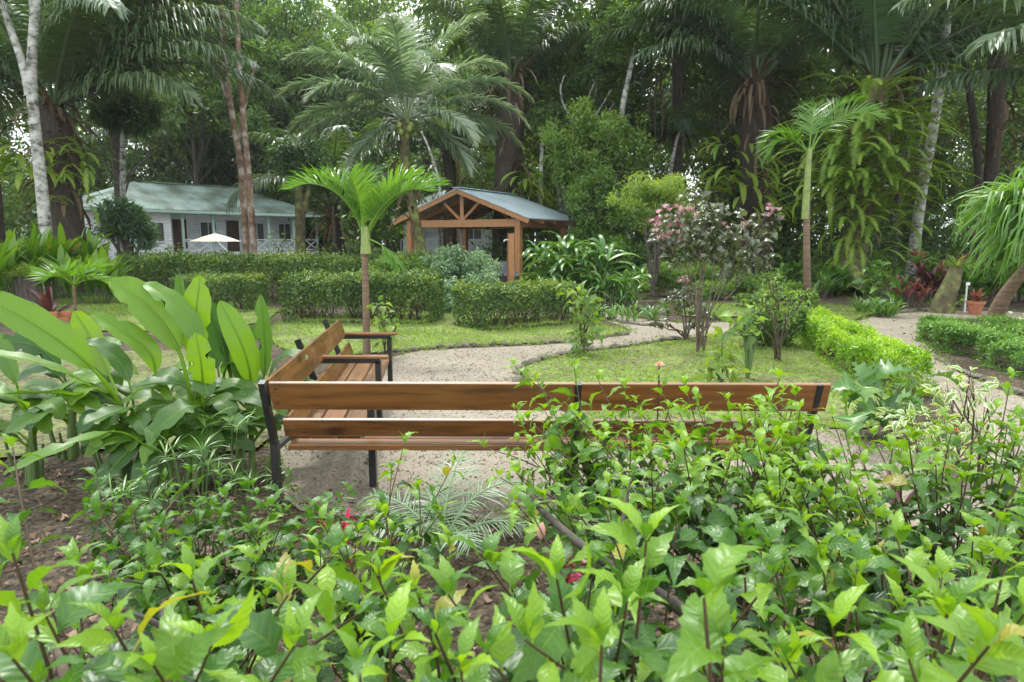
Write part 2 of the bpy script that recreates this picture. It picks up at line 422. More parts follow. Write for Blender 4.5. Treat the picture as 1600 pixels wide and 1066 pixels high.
M['gravel'] = groundmat('gravel', [(.22, (.12, .102, .078)), (.5, (.235, .205, .155)), (.78, (.34, .305, .24))], 55, .5, .008, scale2=1.5, amp=.35)
M['moss'] = groundmat('mossy_soil', [(.34, (.05, .04, .026)), (.5, (.13, .12, .06)), (.64, (.15, .19, .06))], 16, .8, .02, scale2=1.6)
M['lawn'] = groundmat('lawn_base', [(.36, (.10, .085, .055)), (.47, (.12, .14, .045)), (.62, (.17, .24, .05))], 14, .8, .02, scale2=1.1, amp=.6)
M['stone'] = plain('edging_stone', (.05, .043, .033), (.17, .15, .12), 9, rough=.9, bump=.7, dist=.015, orand=.3)
M['white'] = plain('white_paint', (.70, .73, .74), (.80, .82, .82), 3, rough=.5)
M['mint'] = plain('mint_green_paint', (.36, .52, .45), (.46, .62, .54), 3, rough=.45)
M['clap'] = corrugated('white_clapboard', (.62, .66, .69), (.78, .82, .84), 2, 36, nscale=1.2, bd=.008)
M['roofgreen'] = corrugated('weathered_green_tin_roof', (.06, .085, .055), (.24, .34, .30), 0, 30, nscale=.7)
M['roofblue'] = corrugated('pale_blue_tin_roof', (.40, .52, .56), (.52, .64, .68), 1, 24, rough=.35)
M['glass'] = plain('dark_window_glass', (.02, .025, .028), (.04, .045, .05), 2, rough=.08, spec=.8)
M['darkdoor'] = plain('dark_door', (.05, .025, .018), (.11, .055, .035), 4, rough=.5)
M['cream'] = plain('cream_canvas', (.66, .58, .46), (.74, .66, .54), 3, rough=.8)
M['terracotta'] = plain('terracotta', (.30, .11, .055), (.45, .18, .10), 8, rough=.85)
M['brickmat'] = plain('red_brick', (.28, .10, .05), (.42, .17, .09), 12, rough=.9, bump=.3)
M['wicker'] = plain('dark_wicker', (.02, .018, .016), (.06, .05, .045), 60, rough=.6, bump=.6, dist=.01)
M['cushion'] = corrugated('striped_grey_cushion', (.22, .24, .28), (.34, .36, .40), 0, 60, rough=.9)
M['whiteplastic'] = plain('white_tag', (.75, .75, .75), (.8, .8, .8), 3, rough=.4)

# ------------------------------------------------------------------ plant generators
def leaf_tm(n=8, hw=.3, serr=.0, fold=.25, droop=.35, pet=.14, peak=.62, wave=0.0, seed=0):
    r = np.random.default_rng(seed)
    u = np.linspace(0, 1, n + 1)
    w = hw * np.sin(np.pi * u ** peak) ** 1.12 * (1 - .12 * u)
    w[0] = .02; w[-1] = 0.0
    x = pet + u * (1 - pet)
    z = -droop * u ** 2 + .10 * np.sin(u * math.pi)
    V = []; L = []
    for i in range(n + 1):
        for sd in (-1, 0, 1):
            k = 1 + (serr if i % 2 else -serr * .5) * (0 < i < n)
            ww = w[i] * k * (1 + r.uniform(-.05, .05))
            xx = x[i] + (serr * .16 * (1 if i % 2 else 0)) * (sd != 0) * (0 < i < n)
            V.append((xx, sd * ww, z[i] + abs(sd) * ww * fold + (abs(sd) * wave * math.sin(i * 1.9 + sd) * hw)))
            L.append((u[i], sd, 0))
    b = len(V)
    V += [(0, -.012, .0), (0, .012, .0)]; L += [(0, 0, .1)] * 2
    Fq = []
    for i in range(n - 1):
        a = i * 3
        Fq += [(a, a + 3, a + 4, a + 1), (a + 1, a + 4, a + 5, a + 2)]
    a = (n - 1) * 3
    Ft = [(a, a + 4, a + 1), (a + 1, a + 4, a + 2)]
    Fq.append((b, 0, 2, b + 1))
    return np.array(V, float), [np.array(Fq), np.array(Ft)], np.array(L, float)

DIA = (A((0, 0, 0), (.42, .27, .09), (1, 0, -.12), (.42, -.27, .09)), [np.array([(0, 2, 1), (0, 3, 2)])], A((0, 0, 0), (.4, 1, 0), (1, 0, 0), (.4, -1, 0)))
NARROW = (A((0, 0, 0), (.4, .13, .03), (1, 0, -.2), (.4, -.13, .03)), [np.array([(0, 2, 1), (0, 3, 2)])], A((0, 0, 0), (.4, 1, 0), (1, 0, 0), (.4, -1, 0)))
MIDL = leaf_tm(3, .27, 0, .3, .3, .05)
HIB = [leaf_tm(12, .18 + .025 * (i % 3), .13, .16 + .1 * (i % 3), (.12, .3, .5, .22, .4)[i], .19, .60, .12, seed=i) for i in range(5)]
HIBY = [leaf_tm(10, .165, .10, .3, .1 + .15 * i, .1, .7, .05, seed=9 + i) for i in range(2)]

def rsph(rng, n):
    return nrm(rng.normal(size=(n, 3)))

def cloud(g, rng, C, R, n, size, tm=DIA, shell=.5, upw=.6, tint=0.5, tsp=.35, m=0, hgt=.25, sub=14):
    """n leaves spread through ellipsoid clumps C (k,3) radii R (k,3)"""
    C = np.atleast_2d(C).astype(float); R = np.atleast_2d(R).astype(float)
    if R.shape[1] == 1: R = np.repeat(R, 3, 1)
    vol = (R.prod(1)) ** (2 / 3); vol /= vol.sum()
    if sub and R.mean() > .2:
        kk = np.repeat(np.arange(len(C)), sub); dd = rsph(rng, len(kk)); f = rng.uniform(.3, 1.2, len(kk))[:, None]
        C2 = C[kk] + dd * f * R[kk]; R2 = R[kk] * rng.uniform(.15, .5, (len(kk), 1)); C = C2; R = R2; vol = (R.prod(1)) ** (2 / 3); vol /= vol.sum()
    k = rng.choice(len(C), n, p=vol)
    d = rsph(rng, n)
    r = shell + (1 - shell) * rng.random(n) ** .6
    r *= 1 + .2 * rng.normal(size=n)
    O = C[k] + d * r[:, None] * R[k]
    dr = nrm(d * .8 + rng.normal(size=(n, 3)) * .55 + A(0, 0, -.15))
    up = nrm(A(0, 0, 1) * upw + d * .5 + rng.normal(size=(n, 3)) * .35)
    s = size * (.65 + .6 * rng.random(n))
    X, Y, Z = axes(dr, up, s)
    ct = rng.uniform(-.15, .15, len(C))
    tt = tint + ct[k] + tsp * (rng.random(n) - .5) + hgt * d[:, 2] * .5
    g.scatter(tm, O, X, Y, Z, tt, m)

def frond(g, rng, origin=(0, 0, 0), yaw=0, elev=60, L=3., bend=90, n=45, ll=.5, lw=.035, hang=.3, vee=.3, s0=.18, seg=3,
          rr=.02, tint=.45, ang=(62, 25), power=1.5, m=0, roll=0, side=0.0, ragged=.1, ends=(.6, .25)):
    """a feather-leaf: rachis plus n pairs of leaflets; world aligned"""
    Np = 26
    s = np.linspace(0, 1, Np)
    e = np.radians(elev - bend * s ** power)
    yw = yaw + side * s ** 2
    T = np.stack([np.cos(e) * np.cos(yw), np.cos(e) * np.sin(yw), np.sin(e)], 1)
    P = np.vstack([[0, 0, 0], np.cumsum(T[:-1] * L / (Np - 1), 0)]) + np.asarray(origin)
    g.tube(P, rr * (1.15 - s) + .003, 5, m, tint + .3)
    sk = s0 + (1 - s0) * (np.arange(n) + .5) / n
    pos = np.stack([np.interp(sk, s, P[:, i]) for i in range(3)], 1)
    tg = nrm(np.stack([np.interp(sk, s, T[:, i]) for i in range(3)], 1))
    sidev = np.stack([-np.sin(yaw + side * sk ** 2), np.cos(yaw + side * sk ** 2), 0 * sk], 1)
    if roll:
        up_ = np.cross(tg, -sidev); sidev = nrm(sidev * math.cos(roll) + up_ * math.sin(roll))
    upv = nrm(np.cross(tg, sidev)); upv = np.where(upv[:, 2:3] < 0, -upv, upv) if not roll else upv
    t = (sk - s0) / (1 - s0)
    ln = ll * (ends[0] + (1 - ends[0]) * np.sin(np.pi * np.minimum(t * 1.25, 1) * .5)) * np.where(t > .5, 1 - (1 - ends[1]) * ((t - .5) / .5) ** 1.6, 1)
    an = np.radians(ang[0] + (ang[1] - ang[0]) * t)
    for sg in (-1, 1):
        a2 = an + rng.normal(size=n) * .07
        l2 = ln * (1 + rng.normal(size=n) * ragged)
        vv = vee + rng.normal(size=n) * .14
        d = nrm(tg * np.cos(a2)[:, None] + sidev * sg * np.sin(a2)[:, None] + upv * vv[:, None])
        wv = nrm(tg - (tg * d).sum(1, keepdims=True) * d)
        Pj = pos.copy()
        prof = {1: [1, 0.03], 2: [.8, 1, .03], 3: [.8, 1.05, .8, .03], 4: [.8, 1.05, .95, .6, .03]}[seg]
        rows = []
        for j in range(seg + 1):
            rows.append((Pj - wv * lw * prof[j] / 2, Pj + wv * lw * prof[j] / 2))
            hh = hang * ((j + 1) / seg) ** 1.1 * (1 + .25 * rng.normal(size=(n, 1)))
            dd = nrm(d * (1 - np.clip(hh, 0, .97)) + A(0, 0, -1) * np.clip(hh, 0, 1))
            Pj = Pj + dd * l2[:, None] / seg
        V = np.stack([q for r_ in rows for q in r_], 1)          # n, 2(seg+1), 3
        k = V.shape[1]
        Fq = np.array([(2 * j, 2 * j + 2, 2 * j + 3, 2 * j + 1) for j in range(seg)])
        Fq = (Fq[None] + (np.arange(n) * k)[:, None, None]).reshape(-1, 4)
        Lf = np.zeros((n, k, 3)); Lf[:, :, 0] = np.linspace(0, 1, seg + 1).repeat(2)[None] * .5 + t[:, None] * .5
        Lf[:, :, 1] = np.tile([-1, 1], seg + 1)[None]
        Lf[:, :, 2] = tint + (rng.random(n) - .5)[:, None] * .3
        g.add(V.reshape(-1, 3), Fq, Lf.reshape(-1, 3), m)
    return P

def strap(g, rng, origin=(0, 0, 0), yaw=0, elev=60, L=.6, w=.05, bend=80, seg=6, fold=.25, tint=.5, m=0, power=1.4, peak=.45, twist=0.0):
    s = np.linspace(0, 1, seg + 1)
    e = np.radians(elev - bend * s ** power)
    T = np.stack([np.cos(e) * math.cos(yaw), np.cos(e) * math.sin(yaw), np.sin(e)], 1)
    P = np.vstack([[0, 0, 0], np.cumsum(T[:-1] * L / seg, 0)]) + np.asarray(origin)
    sv = A(-math.sin(yaw), math.cos(yaw), 0)
    up = np.cross(T, sv)
    sv = nrm(sv[None] * math.cos(twist) + up * math.sin(twist)); up = np.cross(T, sv)
    k = .35 + .65 * np.sin(np.pi * np.clip(s ** (math.log(.5) / math.log(peak)), 0, 1))
    k[-1] = .02
    hw = (w / 2 * k)[:, None]
    V = np.stack([P - sv * hw + up * hw * fold, P, P + sv * hw + up * hw * fold], 1).reshape(-1, 3)
    q = []
    for i in range(seg):
        a = i * 3; q += [(a, a + 3, a + 4, a + 1), (a + 1, a + 4, a + 5, a + 2)]
    Lf = np.zeros((len(V), 3)); Lf[:, 0] = np.repeat(s, 3); Lf[:, 1] = np.tile([-1, 0, 1], seg + 1); Lf[:, 2] = tint + rng.uniform(-.12, .12)
    g.add(V, np.array(q), Lf, m)

def paddle(pts, width, up=(0, 0, 1), s0=.28, fold=.25, seg=16, tint=.5, wave=.06, rng=None, curl=0.0, tear=0):
    """banana-like leaf: petiole then a broad blade along the curve pts (parent space)"""
    pts = np.asarray(pts, float)
    t0 = np.linspace(0, 1, len(pts)); t = np.linspace(0, 1, seg + 7)
    # smooth interpolation
    P = np.stack([np.interp(t, t0, pts[:, i]) for i in range(3)], 1)
    for _ in range(3): P[1:-1] = (P[:-2] + 2 * P[1:-1] + P[2:]) / 4
    T = nrm(np.gradient(P, axis=0))
    up = nrm(up)
    S = nrm(np.cross(np.broadcast_to(up, T.shape), T)); U = np.cross(T, S)
    g = G()
    g.tube(P, np.interp(t, [0, s0, 1], [.013, .009, .002]) * (width / .18), 6, 0, tint + .25)
    tb = np.linspace(s0, 1, seg + 1); u = (tb - s0) / (1 - s0)
    Pb = np.stack([np.interp(tb, t, P[:, i]) for i in range(3)], 1)
    Sb = nrm(np.stack([np.interp(tb, t, S[:, i]) for i in range(3)], 1)); Ub = nrm(np.stack([np.interp(tb, t, U[:, i]) for i in range(3)], 1))
    w = width / 2 * np.minimum(1, (np.sin(np.pi * np.clip(u, 0, 1) ** .78)) ** .75 * 1.04)
    w[0] = .004; w[-1] = .003
    rng = rng or np.random.default_rng(1)
    cut = {(int(rng.integers(3, seg - 1)), int(rng.choice([-1, 1]))) : rng.uniform(.35, .85) for _ in range(int(rng.integers(0, 5)))}
    cols = np.array([-1, -.55, -.04, .04, .55, 1.]); V = []; L = []
    rng = rng or np.random.default_rng(1)
    ph = rng.uniform(0, 6)
    for i in range(seg + 1):
        for c in cols:
            a = abs(c)
            if a == 1 and (i, int(c)) in cut: c = c * cut[(i, int(c))]; a = abs(c)
            z = a * fold * w[i] - curl * w[i] * a * a + wave * width * a * a * math.sin(i * 1.5 + ph + (2 if c > 0 else 0))
            V.append(Pb[i] + Sb[i] * c * w[i] + Ub[i] * (z + .002)); L.append((u[i], c, tint))
    n = len(cols); q = []
    for i in range(seg):
        for c in range(n - 1):
            a = i * n + c; q.append((a, a + n, a + n + 1, a + 1))
    g.add(V, np.array(q), np.array(L))
    return g

def trunk_path(rng, h, lean=(0, 0), wob=.15, n=9):
    s = np.linspace(0, 1, n)
    P = np.stack([lean[0] * s + wob * np.cumsum(rng.normal(size=n)) * .35 * s, lean[1] * s + wob * np.cumsum(rng.normal(size=n)) * .35 * s, h * s], 1)
    P[0] = 0
    return P

def tree_proto(seed, h, cr, tr, nleaf, lsize, K=22, tm=DIA, crown_lo=.45, clump=.34, flat=.3, tsp=.4, shell=.5):
    rng = np.random.default_rng(seed)
    gt, gc = G(), G()
    P = trunk_path(rng, h * .86, (rng.normal() * .4, rng.normal() * .4), .25)
    rad = tr * (1 - .75 * np.linspace(0, 1, len(P))); rad[0] *= 1.35
    gt.tube(P, rad, 8)
    cz = h * (crown_lo + (1 - crown_lo) * .52)
    C = []
    for i in range(K):
        d = rsph(rng, 1)[0]; r = rng.random() ** .4
        C.append(P[-2] * A(1, 1, 0) + A(0, 0, cz) + d * r * A(cr * .8, cr * .8, h * (1 - crown_lo) * .45))
    C = np.array(C)
    R = np.repeat((cr * clump * rng.uniform(.7, 1.3, K))[:, None], 3, 1); R[:, 2] *= .62 + flat * .5
    for c in C:
        f = rng.uniform(.35, .85) * min(1, c[2] / (h * .86)); i = f * (len(P) - 1); a = int(i); q = P[a] + (P[min(a + 1, len(P) - 1)] - P[a]) * (i - a)
        mid = (q + c) / 2 + A(0, 0, -.06 * h * rng.random()) + rng.normal(size=3) * .15
        gt.tube([q, mid, c], [tr * .3, tr * .18, tr * .06], 5)
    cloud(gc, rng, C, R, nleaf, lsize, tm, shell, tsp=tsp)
    return gt, gc

def fern_clump(seed, n=22, L=.7, lw=.022, ll=.075, pairs=26, hang=True):
    """list of frond meshes"""
    out = []
    for i in range(n):
        rng = np.random.default_rng(seed * 100 + i); g = G()
        frond(g, rng, (0, 0, 0), 0, rng.uniform(-10, 60) if hang else rng.uniform(35, 75), L * rng.uniform(.7, 1.25), rng.uniform(80, 120) if hang else rng.uniform(50, 90),
              pairs, ll, lw, .15, .1, .08, 1, .004, .5, (80, 60), 1.0)
        out.append(g)
    return out

def pip(P, poly):
    """points in polygon"""
    x, y = P[:, 0], P[:, 1]; inside = np.zeros(len(P), bool); n = len(poly)
    for i in range(n):
        x1, y1 = poly[i][:2]; x2, y2 = poly[(i + 1) % n][:2]
        c = ((y1 > y) != (y2 > y)) & (x < (x2 - x1) * (y - y1) / (y2 - y1 + 1e-12) + x1)
        inside ^= c
    return inside

def smooth_poly(pts, it=2):
    p = np.array(pts, float)
    for _ in range(it):
        q = np.roll(p, -1, 0)
        p = np.stack([.75 * p + .25 * q, .25 * p + .75 * q], 1).reshape(-1, p.shape[1])
    return p

def sheet(name, pix, z, mat, it=2):
    """a thin ground sheet with this outline (pixels -> ground), standing z above the soil"""
    P = smooth_poly([gz(*p)[:2] for p in pix], it)
    rng = np.random.default_rng(len(pix)); P = P + rng.normal(size=P.shape) * .02
    import bmesh
    bm = bmesh.new(); vs = [bm.verts.new((x, y, z)) for x, y in P]
    f = bm.faces.new(vs); f.normal_update()
    if f.normal.z < 0: f.normal_flip()
    bmesh.ops.triangulate(bm, faces=[f]); me = bpy.data.meshes.new(name); bm.to_mesh(me); bm.free(); me.materials.append(mat)
    struct(name, me)
    return P

# ------------------------------------------------------------------ the ground
gnd = G()
gx = np.linspace(-160, 160, 60); gy = np.linspace(-6, 260, 60)
XX, YY = np.meshgrid(gx, gy, indexing='ij')
VV = np.stack([XX, YY, 0 * XX], -1).reshape(-1, 3)
ii = (np.arange(59)[:, None] * 60 + np.arange(59)[None]).reshape(-1)
gnd.add(VV, np.stack([ii, ii + 60, ii + 61, ii + 1], 1))
struct('ground', gnd.mesh('ground', M['soil']))

GRAV = [sheet('gravel_court', [(425, 745), (440, 640), (560, 600), (600, 556), (700, 545), (860, 541), (1000, 522), (960, 505), (915, 492), (935, 486), (1010, 500), (1075, 507), (1190, 500), (1262, 506), (1262, 520), (1160, 524), (1050, 528), (985, 540), (880, 552), (820, 566), (806, 590), (860, 650), (1300, 652), (1345, 700), (1600, 700), (1900, 900), (1200, 860), (700, 800), (470, 812)], .004, M['gravel']),
        sheet('gravel_path', [(1700, 800), (1540, 700), (1500, 660), (1470, 622), (1395, 560), (1330, 515), (1345, 500), (1385, 492), (1430, 488), (1560, 486), (1640, 492), (1640, 500), (1520, 497), (1440, 503), (1436, 530), (1480, 575), (1560, 612), (1700, 650)], .008, M['gravel']),
        sheet('gravel_walk', [(0, 560), (0, 530), (60, 520), (130, 522), (180, 532), (160, 548)], .012, M['gravel'])]
LAWNS = [sheet('lawn', [(812, 588), (826, 570), (884, 556), (985, 544), (1060, 531), (1160, 527), (1262, 523), (1340, 560), (1400, 600), (1440, 640), (1400, 664), (1320, 672), (1100, 668), (880, 660)], .016, M['lawn']),
         sheet('lawn', [(425, 545), (420, 505), (520, 495), (700, 486), (760, 488), (900, 505), (960, 512), (990, 520), (860, 537), (700, 541), (600, 552), (500, 560)], .020, M['lawn']),
         sheet('lawn', [(0, 518), (60, 470), (200, 462), (440, 478), (425, 505), (300, 520), (150, 518)], .024, M['lawn']),
         sheet('lawn', [(1050, 497), (1060, 476), (1250, 474), (1400, 484), (1375, 490), (1335, 500), (1325, 512), (1262, 502), (1150, 496)], .028, M['lawn'])]
MOSS = [sheet('mossy_ground', [(-300, 560), (0, 556), (180, 552), (420, 545), (436, 600), (430, 690), (380, 715), (200, 700), (0, 720), (-300, 760)], .030, M['moss'])]

def sample_poly(rng, polys, n, ymax=99, pw=1.0):
    out = []
    tot = 0
    for P in polys:
        lo, hi = P.min(0), P.max(0)
        hi = np.minimum(hi, [14, ymax])
        if hi[1] <= lo[1]: continue
        m = int(n * (hi - lo).prod())
        q = lo + rng.random((m, 2)) * (hi - lo)
        q = q[pip(q, P)]
        keep = rng.random(len(q)) < np.minimum(1, (7 / np.maximum(q[:, 1], 3)) ** pw)
        out.append(q[keep])
    return np.concatenate(out)

rng = np.random.default_rng(5)
# short grass
q = sample_poly(rng, LAWNS + MOSS, 1500, 26, 1.4)
patch = np.sin(q[:, 0] * 2.1 + np.sin(q[:, 1] * 1.7) * 2) * np.sin(q[:, 1] * 2.7 + q[:, 0]) + rng.normal(size=len(q)) * .5
q = q[patch > -.22]
n = len(q)
sz = (.018 + .028 * rng.random(n)) * np.clip(q[:, 1] / 8, .9, 2.2)
O = np.column_stack([q, np.full(n, .012)])
d = nrm(np.column_stack([rng.normal(size=(n, 2)) * .6, np.full(n, .9)]))
X, Y, Z = axes(d, nrm(rng.normal(size=(n, 3)) + 1e-3), sz)
GB = (A((0, -.12, 0), (0, .12, 0), (1, 0, 0)), [np.array([(0, 1, 2)])], A((0, -1, 0), (0, 1, 0), (1, 0, 0)))
g = G(); g.scatter(GB, O, X, Y * 1.6, Z, .25 + .6 * rng.random(n) + .12 * np.sin(q[:, 0] * 3) * np.sin(q[:, 1] * 2))
stuff('grass', g.mesh('grass', M['grass']), 'short bright green grass growing in patches on the lawns', 'grass')
print('grass', n)
# weeds creeping in along the gravel edges
wp = []
for P_ in GRAV[:2] + LAWNS[:3]:
    for i in range(len(P_)):
        a_, b_ = P_[i], P_[(i + 1) % len(P_)]; L_e = np.linalg.norm(b_ - a_)
        if min(a_[1], b_[1]) < 18 and abs(a_[0]) < 14: wp.append(a_ + (b_ - a_) * rng.random((int(min(L_e, 6) * 16) + 1, 1)) + rng.normal(size=(int(min(L_e, 6) * 16) + 1, 2)) * .07)
wp = np.repeat(np.concatenate(wp), 5, 0); n = len(wp); wp = wp + rng.normal(size=wp.shape) * .02
d = nrm(np.column_stack([rng.normal(size=(n, 2)) * .8, np.full(n, .8)])); X, Y, Z = axes(d, nrm(rng.normal(size=(n, 3))), .022 + .028 * rng.random(n))
g = G(); g.scatter(DIA, np.column_stack([wp, np.full(n, .02)]), X, Y * .7, Z, .2 + .6 * rng.random(n)); stuff('weeds', g.mesh('weeds', M['grass']), 'small weeds and grass tufts along the ragged gravel edges', 'weeds')
# pebbles on the gravel
q = sample_poly(rng, GRAV[:1] + GRAV[1:2], 500, 12, 2.2); n = len(q)
O = np.column_stack([q, np.full(n, .009)])
sz = .003 + .0065 * rng.random(n) ** 2
R_ = rsph(rng, n); X, Y, Z = axes(R_, rsph(rng, n) + 1e-3, sz)
TET = (A((1, 1, .6), (-1, -1, .6), (-1, 1, -.6), (1, -1, -.6)), [np.array([(0, 1, 2), (0, 3, 1), (0, 2, 3), (1, 3, 2)])], np.zeros((4, 3)))
g = G(); g.scatter(TET, O, X, Y, Z, rng.random(n))
M['pebble'] = leafmat('pebble', (.22, .195, .155), (.31, .28, .22), (.42, .385, .32), rough=.9, trans=0, orand=0, spec=.2)
stuff('pebbles', g.mesh('pebbles', M['pebble'], smooth=False), 'loose tan pebbles scattered over the gravel', 'gravel')
print('pebbles', n)
# dead leaves, bark chips and twigs on the soil
def litter(name, label, region, n, seed, s=(.03, .09)):
    rng = np.random.default_rng(seed)
    P = np.array([gz(*p)[:2] for p in region])
    lo, hi = P.min(0), P.max(0)
    q = lo + rng.random((n, 2)) * (hi - lo); q = q[pip(q, P)]; n = len(q)
    O = np.column_stack([q, .012 + .02 * rng.random(n)])
    d = nrm(np.column_stack([rng.normal(size=(n, 2)), rng.normal(size=n) * .12])); up = nrm(np.column_stack([rng.normal(size=(n, 2)) * .3, np.ones(n)]))
    X, Y, Z = axes(d, up, s[0] + (s[1] - s[0]) * rng.random(n) ** 1.8)
    g = G(); k = n // 2
    g.scatter(leaf_tm(5, .27, .1, .5, .15, .05, wave=.4, seed=2), O[:k], X[:k], Y[:k], Z[:k] * rng.choice([-1, 1], k)[:, None], rng.random(k))
    g.scatter(NARROW, O[k:], X[k:] * .8, Y[k:] * .5, Z[k:], rng.random(n - k) * .8)
    stuff(name, g.mesh(name, M['litter']), label, 'dead leaves')
litter('leaf_litter', 'brown dead leaves and chips on dark soil in front of the bench', [(-500, 1500), (-200, 760), (60, 730), (440, 760), (700, 800), (1200, 820), (1900, 800), (2200, 1500)], 7000, 3, (.018, .085))
litter('fallen_leaves', 'scattered dry leaves under the plants beyond the gravel', [(-300, 520), (0, 490), (420, 500), (440, 740), (-200, 760)], 1500, 4)
litter('dropped_leaves', 'small fallen leaves lying on the far right beds', [(1240, 480), (1700, 470), (1800, 620), (1500, 560)], 900, 8)

# stone edging along the lawn curve: every stone its own part
SM = []
for k in range(5):
    r_ = np.random.default_rng(50 + k); import bmesh
    bm = bmesh.new(); bmesh.ops.create_icosphere(bm, subdivisions=2, radius=1)
    ph = r_.uniform(0, 6, 3)
    for v in bm.verts:
        c = np.array(v.co); kk = 1 + .12 * math.sin(c[0] * 4 + ph[0]) + .12 * math.sin(c[1] * 5 + ph[1]) + r_.uniform(-.06, .06)
        v.co = Vector((c[0] * .13 * kk, c[1] * .075 * kk, max(c[2], -.35) * .055 * kk))
    me = bpy.data.meshes.new('stone'); bm.to_mesh(me); bm.free(); me.materials.append(M['stone']); SM.append(me)
def edging(label, pix, seed, sc=1.0):
    P = np.array([gz(*p)[:2] for p in pix]); seg = np.linalg.norm(np.diff(P, axis=0), axis=1); cum = np.r_[0, np.cumsum(seg)]
    root = thing('stone_edging', label, 'stone edging', (P[0][0], P[0][1], 0), 'stone edgings along the gravel')
    r_ = random.Random(seed); s = 0
    while s < cum[-1]:
        x, y = np.interp(s, cum, P[:, 0]), np.interp(s, cum, P[:, 1]); x2, y2 = np.interp(s + .1, cum, P[:, 0]), np.interp(s + .1, cum, P[:, 1])
        k = sc * r_.uniform(.45, 1.3)
        m_ = Matrix.Translation((x - P[0][0], y - P[0][1], .018)) @ Matrix.Rotation(math.atan2(y2 - y, x2 - x) + r_.uniform(-.2, .2), 4, 'Z') @ Matrix.Diagonal((k, k * r_.uniform(.8, 1.2), r_.uniform(.35, .9), 1))
        part('stone', r_.choice(SM), root, m_); s += .25 * k * r_.uniform(.85, 1.0) + (r_.random() < .12) * .12
def spl(pts, n=30):
    p = smooth_open(pts); return p
def smooth_open(pts, it=2):
    p = np.array(pts, float)
    for _ in range(it):
        q = [p[0]]
        for a, b in zip(p[:-1], p[1:]): q += [.75 * a + .25 * b, .25 * a + .75 * b]
        q.append(p[-1]); p = np.array(q)
    return p
litter('path_litter', 'few dry leaves blown over the gravel court', [(440, 745), (600, 545), (980, 520), (1050, 640), (1500, 690), (1500, 800), (700, 800)], 1300, 17, (.02, .07))
litter('lawn_litter', 'few dry leaves lying on the lawns', [(430, 540), (420, 505), (960, 500), (1250, 520), (1420, 650), (860, 650)], 800, 18, (.02, .08))
edging('low dark stone kerb curving round the near side of the centre lawn', smooth_open([(808, 600), (810, 580), (830, 566), (884, 553), (985, 541), (1060, 529)]), 1)
edging('thin stone row between the gravel court and the lawn under the hedges', smooth_open([(600, 552), (700, 543), (860, 538), (985, 523)]), 2, .6)
edging('stone rim beside the path bending behind the short hedge', smooth_open([(935, 492), (960, 503), (1010, 510), (1030, 508)]), 3, .8)
edging('stone row in front of the flower bed across the right path', smooth_open([(1270, 487), (1340, 489), (1400, 490), (1440, 484), (1560, 484)]), 4, .9)
edging('stone rim at the foot of the low right hedge', smooth_open([(1440, 545), (1480, 573), (1560, 603), (1620, 625)]), 5, .6)
edging('broken stone row beyond the big leaves at left', smooth_open([(30, 552), (90, 552), (150, 548), (190, 535)]), 6, .9)

